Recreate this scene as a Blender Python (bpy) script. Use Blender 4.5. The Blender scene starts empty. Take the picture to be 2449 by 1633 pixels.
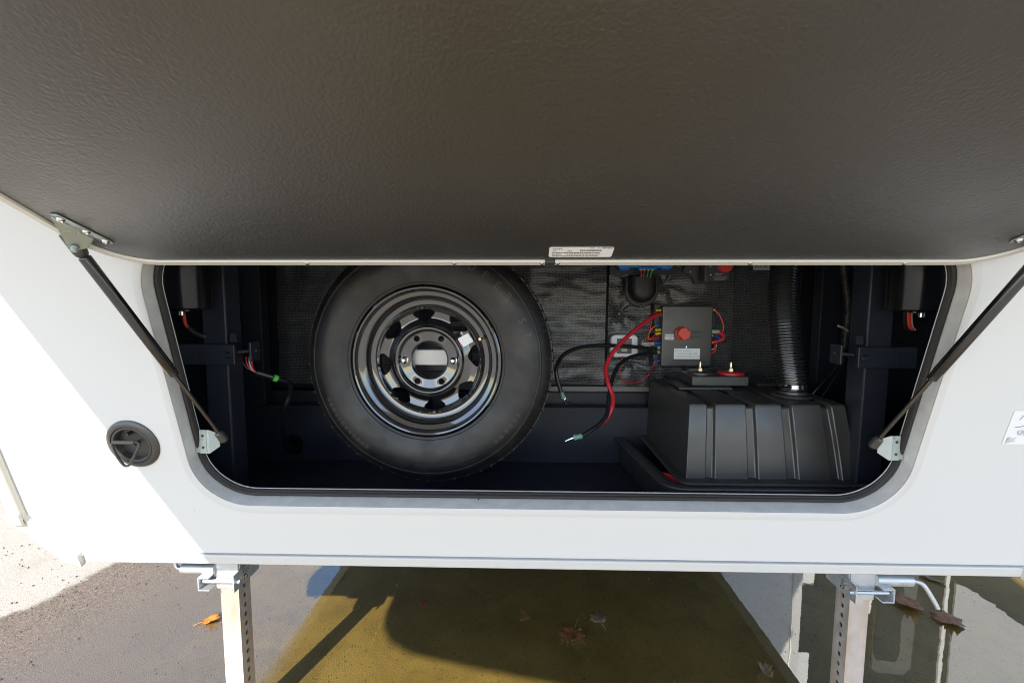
import bpy, bmesh, math, random
from mathutils import Vector, Matrix, noise
from mathutils.geometry import delaunay_2d_cdt

random.seed(7)
PI = math.pi
SC = bpy.context.scene
COL = SC.collection
R = math.radians

# ------------------------------------------------------------------ camera
CAM_H = 1.244
cam_d = bpy.data.cameras.new('camera')
cam = bpy.data.objects.new('camera', cam_d)
COL.objects.link(cam)
cam_d.sensor_width = 36.0
cam_d.lens = 36.0 * 1088.0 / 2449.0
cam_d.clip_start = 0.02
cam_d.clip_end = 500
cam.location = (0, 0, CAM_H)
cam.rotation_euler = (Matrix.Rotation(R(1.4), 3, 'Z') @ Matrix.Rotation(R(90 - 5.25), 3, 'X') @ Matrix.Rotation(R(0.1), 3, 'Z')).to_euler()
SC.camera = cam

# ------------------------------------------------------------------ sky, sun, exposure
SUN_D = Vector((0.25, 0.736, -0.591)).normalized()
SUN_EL = math.asin(-SUN_D.z)
world = bpy.data.worlds.new('World')
SC.world = world
world.use_nodes = True
wn = world.node_tree.nodes
sky = wn.new('ShaderNodeTexSky')
sky.sky_type = 'NISHITA'
sky.sun_disc = False
sky.sun_elevation = SUN_EL
sky.sun_rotation = math.atan2(-SUN_D.x, -SUN_D.y)
sky.air_density = 1.0
sky.dust_density = 0.6
sky.ozone_density = 2.5
wn['Background'].inputs[1].default_value = 0.13
world.node_tree.links.new(sky.outputs[0], wn['Background'].inputs[0])

sun_d = bpy.data.lights.new('sun', 'SUN')
sun_d.energy = 3.7
sun_d.angle = R(0.53)
sun_d.color = (1.0, 0.93, 0.82)
sun = bpy.data.objects.new('sun', sun_d)
COL.objects.link(sun)
sun.rotation_euler = SUN_D.to_track_quat('-Z', 'Y').to_euler()
sun.location = (-3, -8, 8)

SC.view_settings.view_transform = 'Standard'
SC.view_settings.look = 'None'
SC.view_settings.exposure = 1.58
SC.view_settings.gamma = 1.0
SC.view_settings.use_curve_mapping = False
SC.cycles.use_denoising = True
SC.cycles.max_bounces = 10
SC.cycles.diffuse_bounces = 6
SC.cycles.glossy_bounces = 5
SC.cycles.transparent_max_bounces = 12
SC.cycles.sample_clamp_indirect = 6.0
SC.cycles.caustics_reflective = True
SC.cycles.blur_glossy = 0.2
SC.cycles.filter_width = 1.05

# ------------------------------------------------------------------ materials
MATS = {}

def mat(name, col, rough=0.5, metal=0.0, spec=0.5, coat=0.0, coat_r=0.05, bump=None, var=None, rvar=None, ior=None):
    """bump=(scale,strength,distance,detail); var=(scale,amount) brightness mottling; rvar=(scale,amount)"""
    if name in MATS:
        return MATS[name]
    m = bpy.data.materials.new(name)
    m.use_nodes = True
    nt = m.node_tree
    b = nt.nodes['Principled BSDF']
    b.inputs['Base Color'].default_value = (*col, 1)
    b.inputs['Roughness'].default_value = rough
    b.inputs['Metallic'].default_value = metal
    b.inputs['Specular IOR Level'].default_value = spec
    b.inputs['Coat Weight'].default_value = coat
    b.inputs['Coat Roughness'].default_value = coat_r
    if ior:
        b.inputs['IOR'].default_value = ior
    tc = nt.nodes.new('ShaderNodeTexCoord')

    def ntex(scale, detail=4.0, rough_=0.55):
        n = nt.nodes.new('ShaderNodeTexNoise')
        n.inputs['Scale'].default_value = scale
        n.inputs['Detail'].default_value = detail
        n.inputs['Roughness'].default_value = rough_
        nt.links.new(tc.outputs['Object'], n.inputs['Vector'])
        return n
    if var:
        n = ntex(var[0], 6.0)
        mr = nt.nodes.new('ShaderNodeMapRange')
        mr.inputs['From Min'].default_value = 0.3
        mr.inputs['From Max'].default_value = 0.7
        mr.inputs['To Min'].default_value = 1 - var[1]
        mr.inputs['To Max'].default_value = 1 + var[1] * 0.5
        nt.links.new(n.outputs['Fac'], mr.inputs['Value'])
        mx = nt.nodes.new('ShaderNodeVectorMath')
        mx.operation = 'SCALE'
        mx.inputs[0].default_value = col
        nt.links.new(mr.outputs['Result'], mx.inputs['Scale'])
        nt.links.new(mx.outputs[0], b.inputs['Base Color'])
    if rvar:
        n = ntex(rvar[0], 5.0)
        mr = nt.nodes.new('ShaderNodeMapRange')
        mr.inputs['From Min'].default_value = 0.3
        mr.inputs['From Max'].default_value = 0.7
        mr.inputs['To Min'].default_value = max(0.0, rough - rvar[1])
        mr.inputs['To Max'].default_value = rough + rvar[1]
        nt.links.new(n.outputs['Fac'], mr.inputs['Value'])
        nt.links.new(mr.outputs['Result'], b.inputs['Roughness'])
    if bump:
        n = ntex(bump[0], bump[3] if len(bump) > 3 else 3.0)
        bp = nt.nodes.new('ShaderNodeBump')
        bp.inputs['Strength'].default_value = bump[1]
        bp.inputs['Distance'].default_value = bump[2]
        nt.links.new(n.outputs['Fac'], bp.inputs['Height'])
        nt.links.new(bp.outputs['Normal'], b.inputs['Normal'])
    MATS[name] = m
    return m

class NT:
    """tiny node helper"""
    def __init__(self, name):
        self.m = bpy.data.materials.new(name)
        self.m.use_nodes = True
        self.t = self.m.node_tree
        self.b = self.t.nodes['Principled BSDF']
        self.tc = self.t.nodes.new('ShaderNodeTexCoord')
        self.pos = self.tc.outputs['Object']
        MATS[name] = self.m
    def link(self, a, b):
        self.t.links.new(a, b)
    def node(self, typ, **kw):
        n = self.t.nodes.new(typ)
        for k, v in kw.items():
            setattr(n, k, v)
        return n
    def put(self, sock, v):
        if hasattr(v, 'is_linked') or hasattr(v, 'links'):
            self.link(v, sock)
        else:
            sock.default_value = v
    def math(self, op, a, b=0.0, clamp=False):
        n = self.node('ShaderNodeMath', operation=op, use_clamp=clamp)
        self.put(n.inputs[0], a)
        self.put(n.inputs[1], b)
        return n.outputs[0]
    def noise(self, scale, detail=4.0, vec=None, rough=0.55):
        n = self.node('ShaderNodeTexNoise')
        n.inputs['Scale'].default_value = scale
        n.inputs['Detail'].default_value = detail
        n.inputs['Roughness'].default_value = rough
        self.link(vec or self.pos, n.inputs['Vector'])
        return n.outputs['Fac']
    def voro(self, scale, feature='F1', vec=None, out='Distance'):
        n = self.node('ShaderNodeTexVoronoi', feature=feature)
        n.inputs['Scale'].default_value = scale
        self.link(vec or self.pos, n.inputs['Vector'])
        return n.outputs[out]
    def ramp(self, v, a, b, lo=0.0, hi=1.0, smooth=True):
        n = self.node('ShaderNodeMapRange', interpolation_type='SMOOTHSTEP' if smooth else 'LINEAR')
        self.put(n.inputs['Value'], v)
        n.inputs['From Min'].default_value = a
        n.inputs['From Max'].default_value = b
        n.inputs['To Min'].default_value = lo
        n.inputs['To Max'].default_value = hi
        return n.outputs['Result']
    def mix(self, f, a, b):
        n = self.node('ShaderNodeMix', data_type='RGBA')
        self.put(n.inputs['Factor'], f)
        for i, v in ((6, a), (7, b)):
            if isinstance(v, tuple):
                n.inputs[i].default_value = (*v, 1)
            else:
                self.link(v, n.inputs[i])
        return n.outputs[2]
    def xyz(self):
        n = self.node('ShaderNodeSeparateXYZ')
        self.link(self.pos, n.inputs[0])
        return n.outputs
    def bump(self, h, strength, dist, normal=None):
        n = self.node('ShaderNodeBump')
        n.inputs['Strength'].default_value = strength
        n.inputs['Distance'].default_value = dist
        self.link(h, n.inputs['Height'])
        if normal:
            self.link(normal, n.inputs['Normal'])
        self.link(n.outputs[0], self.b.inputs['Normal'])
        return n.outputs[0]
    def set(self, **kw):
        for k, v in kw.items():
            s = self.b.inputs[k.replace('_', ' ')]
            if isinstance(v, tuple):
                s.default_value = (*v, 1)
            else:
                self.put(s, v)

def make_special_materials():
    # pebbled dark door liner
    n = NT('door_liner')
    a = n.noise(185, 2.0, rough=0.5)
    v = n.voro(260, 'SMOOTH_F1')
    h = n.math('ADD', n.math('MULTIPLY', a, 1.0), n.math('MULTIPLY', v, 0.55))
    big = n.noise(3.0, 5)
    dust = n.math('MULTIPLY', n.ramp(n.voro(26), 0.035, 0.015), n.ramp(n.noise(4, 2), 0.5, 0.62))
    n.set(Base_Color=n.mix(n.math('MULTIPLY', dust, 0.5), n.mix(n.ramp(big, 0.3, 0.7), (0.0175, 0.0168, 0.0162), (0.0245, 0.0236, 0.0228)), (0.35, 0.33, 0.30)), Roughness=n.ramp(n.noise(9, 4), 0.3, 0.7, 0.34, 0.44), Specular_IOR_Level=0.9, Coat_Weight=0.55, Coat_Roughness=0.36, Coat_IOR=1.7)
    n.bump(h, 0.5, 0.0017)
    # woven black insulation cloth
    n = NT('woven_cloth')
    x, y, z = n.xyz()
    warp = n.noise(9, 3)
    cmb = n.node('ShaderNodeCombineXYZ')
    n.link(n.math('ADD', x, n.math('MULTIPLY', warp, 0.016)), cmb.inputs[0])
    n.link(n.math('ADD', z, n.math('MULTIPLY', n.noise(7, 3), 0.014)), cmb.inputs[1])
    br = n.node('ShaderNodeTexBrick')
    br.inputs['Scale'].default_value = 1.0
    br.inputs['Brick Width'].default_value = 0.0105
    br.inputs['Row Height'].default_value = 0.0058
    br.inputs['Mortar Size'].default_value = 0.0016
    br.inputs['Mortar Smooth'].default_value = 0.6
    br.inputs['Color1'].default_value = (0.17, 0.17, 0.17, 1)
    br.inputs['Color2'].default_value = (0.095, 0.095, 0.095, 1)
    br.inputs['Mortar'].default_value = (0.006, 0.006, 0.007, 1)
    n.link(cmb.outputs[0], br.inputs['Vector'])
    n.set(Base_Color=br.outputs['Color'], Roughness=0.28, Specular_IOR_Level=0.8)
    n.bump(n.math('SUBTRACT', 1.0, br.outputs['Fac']), 0.8, 0.002)
    # white gelcoat wall
    n = NT('white_gelcoat')
    dirt = n.ramp(n.noise(120, 6, rough=0.7), 0.60, 0.80)
    speck = n.ramp(n.voro(17), 0.042, 0.016)
    keep = n.ramp(n.noise(5.5, 2), 0.53, 0.6)
    c1 = n.mix(n.math('MULTIPLY', dirt, 0.22), (0.67, 0.665, 0.65), (0.55, 0.53, 0.49))
    c2 = n.mix(n.math('MULTIPLY', n.math('MULTIPLY', speck, keep), 0.75), c1, (0.22, 0.19, 0.16))
    n.set(Base_Color=c2, Roughness=n.ramp(n.noise(6, 5), 0.3, 0.7, 0.34, 0.44), Specular_IOR_Level=0.4)
    n.bump(n.noise(3.5, 2), 0.06, 0.012)
    # ground concrete: dry and pale, algae stained where water stands
    n = NT('concrete')
    x, y, z = n.xyz()
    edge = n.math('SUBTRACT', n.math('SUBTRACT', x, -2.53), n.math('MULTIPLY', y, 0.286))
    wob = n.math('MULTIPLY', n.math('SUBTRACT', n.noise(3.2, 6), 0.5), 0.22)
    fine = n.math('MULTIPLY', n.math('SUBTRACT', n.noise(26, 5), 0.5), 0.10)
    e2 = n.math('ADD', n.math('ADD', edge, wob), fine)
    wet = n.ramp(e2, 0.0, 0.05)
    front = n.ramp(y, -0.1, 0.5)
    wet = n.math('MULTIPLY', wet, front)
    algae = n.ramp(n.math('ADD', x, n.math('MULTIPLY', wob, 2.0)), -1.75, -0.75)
    grain = n.noise(240, 3, rough=0.7)
    stone = n.voro(250, out='Color')
    sx = n.node('ShaderNodeSeparateColor'); n.link(stone, sx.inputs[0])
    peb = sx.outputs[0]
    drycol = n.mix(n.ramp(grain, 0.35, 0.65), (0.28, 0.255, 0.215), (0.43, 0.395, 0.345))
    drycol = n.mix(n.math('MULTIPLY', n.ramp(n.noise(5, 6), 0.45, 0.75), 0.3), drycol, (0.20, 0.175, 0.14))
    drycol = n.mix(n.math('MULTIPLY', n.ramp(peb, 0.95, 0.97), 0.7), drycol, (0.15, 0.12, 0.09))
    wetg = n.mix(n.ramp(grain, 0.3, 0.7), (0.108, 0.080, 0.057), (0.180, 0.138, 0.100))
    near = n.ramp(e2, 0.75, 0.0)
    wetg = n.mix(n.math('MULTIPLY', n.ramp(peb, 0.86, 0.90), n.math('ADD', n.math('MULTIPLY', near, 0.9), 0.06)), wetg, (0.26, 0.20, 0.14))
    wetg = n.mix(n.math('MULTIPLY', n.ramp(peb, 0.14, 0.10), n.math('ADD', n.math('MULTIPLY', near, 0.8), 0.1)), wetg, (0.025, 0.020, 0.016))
    alg = n.mix(n.ramp(n.noise(2.6, 7, rough=0.65), 0.3, 0.7), (0.165, 0.108, 0.020), (0.250, 0.176, 0.042))
    alg = n.mix(n.math('MULTIPLY', n.ramp(grain, 0.35, 0.7), 0.45), alg, (0.185, 0.120, 0.022))
    alg = n.mix(n.math('MULTIPLY', n.ramp(n.noise(7.5, 8, rough=0.7), 0.46, 0.72), 0.55), alg, (0.085, 0.066, 0.018))
    alg = n.mix(n.math('MULTIPLY', n.ramp(n.noise(55, 4), 0.56, 0.72), 0.35), alg, (0.075, 0.055, 0.016))
    alg = n.mix(n.ramp(peb, 0.985, 0.99), alg, (0.03, 0.022, 0.012))
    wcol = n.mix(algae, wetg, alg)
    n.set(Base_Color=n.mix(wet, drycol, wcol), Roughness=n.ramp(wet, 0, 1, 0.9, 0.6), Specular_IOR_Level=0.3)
    hb = n.math('ADD', n.math('MULTIPLY', grain, 1.0), n.math('MULTIPLY', n.voro(250), 0.8))
    n.bump(hb, 0.5, 0.003)
    # standing water: a film that mirrors and lets the concrete through
    n = NT('standing_water')
    x, y, z = n.xyz()
    t = n.t
    t.nodes.remove(n.b)
    out = [q for q in t.nodes if q.type == 'OUTPUT_MATERIAL'][0]
    gl = n.node('ShaderNodeBsdfGlossy')
    tr = n.node('ShaderNodeBsdfTransparent')
    lw = n.node('ShaderNodeLayerWeight')
    lw.inputs['Blend'].default_value = 0.5
    refl = n.math('ADD', 0.24, n.math('MULTIPLY', n.math('POWER', lw.outputs['Facing'], 5.0), 0.87))
    bp = n.node('ShaderNodeBump')
    bp.inputs['Strength'].default_value = 0.05
    bp.inputs['Distance'].default_value = 0.004
    n.link(n.math('ADD', n.noise(9, 2), n.math('MULTIPLY', n.noise(60, 1), 0.03)), bp.inputs['Height'])
    damp = n.ramp(n.math('ADD', n.math('ADD', x, n.math('MULTIPLY', n.math('SUBTRACT', y, 1.5), 0.7)), n.math('MULTIPLY', n.math('SUBTRACT', n.noise(2.3, 3), 0.5), 0.3)), -1.15, -0.45, 0.20, 0.012)
    n.link(damp, gl.inputs['Roughness'])
    n.link(bp.outputs[0], gl.inputs['Normal'])
    edge = n.math('SUBTRACT', n.math('SUBTRACT', x, -2.53), n.math('MULTIPLY', y, 0.286))
    wob = n.math('MULTIPLY', n.math('SUBTRACT', n.noise(3.2, 6), 0.5), 0.22)
    fine = n.math('MULTIPLY', n.math('SUBTRACT', n.noise(26, 5), 0.5), 0.10)
    e2 = n.math('ADD', n.math('ADD', edge, wob), fine)
    cover = n.ramp(e2, 0.05, 1.25)
    front = n.ramp(n.math('ADD', n.math('ADD', y, n.math('MULTIPLY', wob, 0.35)), n.math('MULTIPLY', x, 0.29)), 0.50, 0.52)
    mx = n.node('ShaderNodeMixShader')
    n.link(n.math('MULTIPLY', n.math('MULTIPLY', refl, cover), front), mx.inputs[0])
    n.link(tr.outputs[0], mx.inputs[1])
    n.link(gl.outputs[0], mx.inputs[2])
    n.link(mx.outputs[0], out.inputs['Surface'])
    # yellow zinc plated leg steel
    n = NT('zinc_leg')
    streak = n.node('ShaderNodeMapping')
    streak.inputs['Scale'].default_value = (28, 28, 3.0)
    n.link(n.pos, streak.inputs['Vector'])
    s1 = n.noise(1.0, 4, vec=streak.outputs[0])
    n.set(Base_Color=n.mix(n.ramp(s1, 0.35, 0.65), (0.54, 0.44, 0.365), (0.58, 0.53, 0.49)), Metallic=0.65, Roughness=n.ramp(n.noise(40, 5), 0.3, 0.7, 0.36, 0.52))
    # dull tyre rubber with brown bloom
    n = NT('tyre_rubber')
    bl = n.ramp(n.noise(11, 6, rough=0.65), 0.42, 0.72)
    n.set(Base_Color=n.mix(bl, (0.0085, 0.0085, 0.0095), (0.024, 0.021, 0.019)), Roughness=n.ramp(n.noise(14, 5), 0.3, 0.7, 0.38, 0.56), Specular_IOR_Level=0.5)
    n.bump(n.noise(120, 4), 0.15, 0.0008)

make_special_materials()
M = MATS
mat('white_alu', (0.62, 0.61, 0.59), 0.32, 0.0, 0.5, bump=(60, 0.05, 0.002))
mat('cream_trim', (0.60, 0.57, 0.51), 0.3, 0.0, 0.5)
mat('bay_frame', (0.64, 0.63, 0.61), 0.2, 0.0, 0.6, var=(30, 0.12))
mat('rubber', (0.013, 0.012, 0.012), 0.5, 0.0, 0.5, bump=(90, 0.1, 0.001))
mat('black_paint', (0.016, 0.019, 0.028), 0.45, 0.0, 0.5, bump=(260, 0.25, 0.001), var=(7, 0.25), rvar=(12, 0.1))
mat('black_floor', (0.024, 0.029, 0.042), 0.55, 0.0, 0.5, bump=(220, 0.35, 0.0015), var=(20, 0.4))
mat('black_plastic', (0.040, 0.0375, 0.035), 0.37, 0.0, 0.8, bump=(400, 0.12, 0.0006), rvar=(18, 0.06))
mat('black_gloss', (0.020, 0.020, 0.021), 0.24, 0.0, 1.0)
mat('wheel_gloss', (0.007, 0.007, 0.008), 0.06, 0.0, 1.0, coat=1.0, coat_r=0.012, bump=(9, 0.02, 0.004))
mat('motor_gloss', (0.008, 0.008, 0.010), 0.17, 0.0, 0.45, rvar=(60, 0.06))
mat('strut_black', (0.012, 0.012, 0.012), 0.16, 0.0, 0.6, coat=0.5)
mat('steel', (0.58, 0.62, 0.61), 0.34, 0.6, 0.5, rvar=(40, 0.10))
mat('zinc_plate', (0.40, 0.46, 0.45), 0.32, 0.55, 0.5, rvar=(50, 0.12))
mat('galv', (0.60, 0.63, 0.66), 0.34, 0.7, 0.5, bump=(90, 0.12, 0.001), rvar=(30, 0.15))
mat('rod_steel', (0.11, 0.10, 0.09), 0.25, 0.9)
mat('chrome', (0.8, 0.8, 0.8), 0.12, 1.0)
mat('brass', (0.62, 0.52, 0.34), 0.25, 1.0)
mat('paper', (0.82, 0.82, 0.82), 0.6)
mat('label_white', (0.62, 0.62, 0.63), 0.45)
mat('ink', (0.02, 0.02, 0.02), 0.5)
mat('pen_ink', (0.10, 0.09, 0.17), 0.6)
mat('red_ink', (0.55, 0.05, 0.05), 0.6)
mat('grey_print', (0.33, 0.33, 0.33), 0.5)
mat('dim_print', (0.055, 0.055, 0.06), 0.5)
mat('orange_print', (0.70, 0.17, 0.05), 0.5)
mat('red_cable', (0.50, 0.022, 0.035), 0.34, 0.0, 0.5)
mat('black_cable', (0.012, 0.013, 0.016), 0.34, 0.0, 0.5)
mat('red_knob', (0.62, 0.055, 0.035), 0.38, 0.0, 0.5)
mat('yellow_crimp', (0.80, 0.50, 0.01), 0.35)
mat('blue_crimp', (0.01, 0.10, 0.42), 0.3)
mat('clear_crimp', (0.26, 0.33, 0.24), 0.25)
mat('teal_crimp', (0.13, 0.30, 0.22), 0.25)
mat('green_wire', (0.02, 0.30, 0.08), 0.4)
mat('green_tag', (0.10, 0.55, 0.06), 0.45)
mat('orange_wire', (0.75, 0.14, 0.01), 0.4)
mat('white_wire', (0.60, 0.57, 0.52), 0.4)
mat('blue_case', (0.02, 0.17, 0.52), 0.35)
mat('blue_tape', (0.03, 0.22, 0.45), 0.4)
mat('white_case', (0.85, 0.86, 0.88), 0.35)
mat('grey_face', (0.10, 0.10, 0.10), 0.4)
mat('module_grey', (0.55, 0.53, 0.51), 0.4)
mat('whisker', (0.15, 0.09, 0.045), 0.6)
mat('letter_brown', (0.078, 0.060, 0.047), 0.55)
mat('letter_dim', (0.042, 0.034, 0.028), 0.6)
mat('underbelly', (0.020, 0.020, 0.019), 0.6, 0.0, 0.4, bump=(4, 0.2, 0.02))
mat('grey_rail', (0.26, 0.27, 0.28), 0.4, 0.0)
mat('overhang_white', (0.62, 0.62, 0.61), 0.35)
mat('rv_silver', (0.34, 0.34, 0.34), 0.4)
mat('tint_glass', (0.008, 0.008, 0.009), 0.04, 0.0, 0.5)
mat('rv_grey', (0.075, 0.075, 0.072), 0.4)
mat('strip_grey', (0.22, 0.20, 0.18), 0.35)
mat('rv_seam', (0.09, 0.09, 0.085), 0.5)
mat('rv_brown', (0.008, 0.007, 0.006), 0.3)
mat('leaf_orange', (0.50, 0.17, 0.015), 0.55, var=(60, 0.5))
mat('leaf_brown', (0.19, 0.075, 0.025), 0.45, var=(60, 0.5))
mat('leaf_dark', (0.050, 0.026, 0.016), 0.4, var=(60, 0.5))
mat('leaf_tan', (0.16, 0.11, 0.05), 0.5, var=(50, 0.5))
mat('grit_grey', (0.13, 0.10, 0.075), 0.7, var=(90, 0.6))
mat('leaf_red', (0.22, 0.02, 0.02), 0.5, var=(50, 0.4))

# ------------------------------------------------------------------ mesh helpers
def catmull(pts, per=6):
    P = [Vector(p) for p in pts]
    if len(P) < 3:
        return P
    Q = [P[0] * 2 - P[1]] + P + [P[-1] * 2 - P[-2]]
    out = []
    for i in range(1, len(Q) - 2):
        a, b, c, d = Q[i - 1], Q[i], Q[i + 1], Q[i + 2]
        for k in range(per):
            t = k / per
            out.append(0.5 * ((2 * b) + (c - a) * t + (2 * a - 5 * b + 4 * c - d) * t * t + (3 * b - a - 3 * c + d) * t ** 3))
    out.append(P[-1])
    return out

class G:
    def __init__(self):
        self.v = []
        self.f = []
    def add(self, vs, fs):
        o = len(self.v)
        self.v += [tuple(p) for p in vs]
        self.f += [tuple(i + o for i in q) for q in fs]
        return self
    def box(self, x0, x1, y0, y1, z0, z1, fr=None):
        vs = [(x, y, z) for z in (z0, z1) for y in (y0, y1) for x in (x0, x1)]
        if fr:
            vs = [fr(*p) for p in vs]
        return self.add(vs, [(0, 2, 3, 1), (4, 5, 7, 6), (0, 1, 5, 4), (2, 6, 7, 3), (0, 4, 6, 2), (1, 3, 7, 5)])
    def rings(self, rings, closed=False, cap=True):
        n = len(rings[0])
        vs = [p for r in rings for p in r]
        fs = []
        m = len(rings)
        for i in range(m if closed else m - 1):
            a, b = i * n, ((i + 1) % m) * n
            for k in range(n):
                k2 = (k + 1) % n
                fs.append((a + k, a + k2, b + k2, b + k))
        if cap and not closed:
            fs.append(tuple(range(n))[::-1])
            fs.append(tuple((m - 1) * n + k for k in range(n)))
        return self.add(vs, fs)
    def sweep(self, path, rad, n=10, closed=False, cap=True, flat=1.0):
        P = [Vector(p) for p in path]
        m = len(P)
        rr = rad if hasattr(rad, '__len__') else [rad] * m
        rings = []
        up = None
        for i in range(m):
            if closed:
                d = (P[(i + 1) % m] - P[i - 1])
            else:
                d = P[min(i + 1, m - 1)] - P[max(i - 1, 0)]
            d = d.normalized() if d.length > 1e-9 else Vector((0, 0, 1))
            if up is None:
                up = d.orthogonal().normalized()
            else:
                up = (up - d * up.dot(d))
                up = up.normalized() if up.length > 1e-6 else d.orthogonal().normalized()
            s = d.cross(up)
            rings.append([P[i] + (up * math.cos(2 * PI * k / n) + s * math.sin(2 * PI * k / n) * flat) * rr[i] for k in range(n)])
        return self.rings(rings, closed, cap)
    def cyl(self, a, b, r, n=16, r2=None):
        return self.sweep([a, b], [r, r if r2 is None else r2], n)
    def lathe(self, prof, origin, axis, n=48, closed=False, cap=False):
        ax = Vector(axis).normalized()
        u = ax.orthogonal().normalized()
        w = ax.cross(u)
        o = Vector(origin)
        rings = [[o + ax * h + (u * math.cos(2 * PI * k / n) + w * math.sin(2 * PI * k / n)) * r for k in range(n)] for r, h in prof]
        return self.rings(rings, closed, cap)
    def prism(self, poly, fr, h0, h1):
        """poly 2D list, fr(u,v,h)->3D"""
        n = len(poly)
        return self.rings([[fr(u, v, h0) for u, v in poly], [fr(u, v, h1) for u, v in poly]])
    def mesh(self, name):
        me = bpy.data.meshes.new(name)
        me.from_pydata([tuple(p) for p in self.v], [], self.f)
        bm = bmesh.new()
        bm.from_mesh(me)
        bmesh.ops.recalc_face_normals(bm, faces=bm.faces)
        bm.to_mesh(me)
        bm.free()
        return me

def obj(name, g, m, parent=None, smooth=35, bevel=None, label=None, kind=None):
    me = g.mesh(name) if isinstance(g, G) else g
    mm = m if isinstance(m, (list, tuple)) else [m]
    for q in mm:
        me.materials.append(M[q])
    o = bpy.data.objects.new(name, me)
    COL.objects.link(o)
    if parent is not None:
        o.parent = parent
        base = parent.get('_base')
        if base is not None:
            o.matrix_parent_inverse = Matrix.Translation(-Vector(base))
    if smooth:
        for p in me.polygons:
            p.use_smooth = True
        try:
            me.set_sharp_from_angle(angle=R(smooth))
        except Exception:
            pass
    if bevel:
        b = o.modifiers.new('bevel', 'BEVEL')
        b.width = bevel[0]
        b.segments = bevel[1]
        b.limit_method = 'ANGLE'
        b.angle_limit = R(40)
    if label:
        o['label'] = label
    if kind:
        o['kind'] = kind
    return o

def thing(name, label, cat, loc, group=None):
    o = bpy.data.objects.new(name, None)
    COL.objects.link(o)
    o.location = loc
    o.empty_display_size = 0.05
    o['label'] = label
    o['category'] = cat
    o['_base'] = tuple(loc)
    if group:
        o['group'] = group
    return o

def tag(o, label, cat, group=None, kind=None):
    o['label'] = label
    if cat:
        o['category'] = cat
    if group:
        o['group'] = group
    if kind:
        o['kind'] = kind
    return o

def rrect(x0, x1, y0, y1, r, seg=8):
    out = []
    for cx, cy, a in ((x1 - r, y1 - r, 0), (x0 + r, y1 - r, 90), (x0 + r, y0 + r, 180), (x1 - r, y0 + r, 270)):
        for k in range(seg + 1):
            t = R(a + 90 * k / seg)
            out.append((cx + r * math.cos(t), cy + r * math.sin(t)))
    return out

def fill_holes(outer, holes, fr, extra=()):
    """flat sheet with holes; returns verts, faces"""
    vs, es = [], []
    for loop in [outer] + list(holes):
        o = len(vs)
        vs += [Vector(p) for p in loop]
        es += [(o + i, o + (i + 1) % len(loop)) for i in range(len(loop))]
    vs += [Vector(p) for p in extra]
    r = delaunay_2d_cdt(vs, es, [], 0, 1e-7)
    V, F = r[0], r[2]

    def inside(p, poly):
        c = False
        n = len(poly)
        for i in range(n):
            a, b = poly[i], poly[i - 1]
            if (a[1] > p[1]) != (b[1] > p[1]) and p[0] < (b[0] - a[0]) * (p[1] - a[1]) / (b[1] - a[1]) + a[0]:
                c = not c
        return c
    fs = []
    for t in F:
        c = sum((V[i] for i in t), Vector((0, 0))) / len(t)
        if inside(c, outer) and not any(inside(c, h) for h in holes):
            fs.append(tuple(t))
    return [fr(p.x, p.y) for p in V], fs

def text_mesh(s, size, align='CENTER', extrude=0.0, shear=0.0, space=1.0):
    cu = bpy.data.curves.new('text', 'FONT')
    cu.body = s
    cu.size = size
    cu.align_x = align
    cu.align_y = 'CENTER'
    cu.resolution_u = 2
    cu.extrude = extrude
    cu.shear = shear
    cu.space_character = space
    o = bpy.data.objects.new('text', cu)
    COL.objects.link(o)
    dg = bpy.context.evaluated_depsgraph_get()
    me = bpy.data.meshes.new_from_object(o.evaluated_get(dg))
    bpy.data.objects.remove(o)
    vs = [v.co.copy() for v in me.vertices]
    fs = [tuple(p.vertices) for p in me.polygons]
    bpy.data.meshes.remove(me)
    return vs, fs

def text_on(g, s, size, fr, align='CENTER', extrude=0.0, **kw):
    vs, fs = text_mesh(s, size, align, extrude, **kw)
    g.add([fr(p.x, p.y, p.z) for p in vs], fs)
    return g

# ------------------------------------------------------------------ frames of reference
LEAN = R(13.65)
SL, CL = math.sin(LEAN), math.cos(LEAN)
WY, WZ = 1.07, 0.596
CX = 0.047                      # trailer centre line
XL, XR = -1.235, 1.329          # outer sides

def W(x, t, n=0.0):
    """front wall frame: x across, t up the slope from the lower edge, n outward"""
    return (x, WY - t * SL - n * CL, WZ + t * CL - n * SL)

def mx(x):
    return 2 * CX - x

# ------------------------------------------------------------------ ground and water
g = G()
N = 40
S = 60.0
vs = [(-S + 2 * S * i / N, -S + 2 * S * j / N, 0.0) for j in range(N + 1) for i in range(N + 1)]
fs = [(j * (N + 1) + i, j * (N + 1) + i + 1, (j + 1) * (N + 1) + i + 1, (j + 1) * (N + 1) + i) for j in range(N) for i in range(N)]
g.add(vs, fs)
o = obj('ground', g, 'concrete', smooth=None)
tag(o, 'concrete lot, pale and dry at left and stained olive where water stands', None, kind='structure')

g = G()
out = []
for k in range(160):
    a = 2 * PI * k / 160
    rx, ry = 2.6, 3.2
    p = Vector((1.0 + rx * math.cos(a), 3.35 + ry * math.sin(a), 0))
    q = 0.10 * noise.noise(p * 1.7) + 0.04 * noise.noise(p * 6)
    sgn = lambda v: (1 if v >= 0 else -1)
    sx = sgn(math.cos(a)) * abs(math.cos(a)) ** 0.45
    sy = sgn(math.sin(a)) * abs(math.sin(a)) ** 0.45
    out.append((0.9 + (3.35 + q) * sx, 3.3 + (3.05 + q) * sy, 0.004))
g.add(out, [tuple(range(len(out)))])
o = obj('puddle', g, 'standing_water', smooth=None)
tag(o, 'shallow standing water under the trailer mirroring sky and white panels', None, kind='structure')

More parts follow.
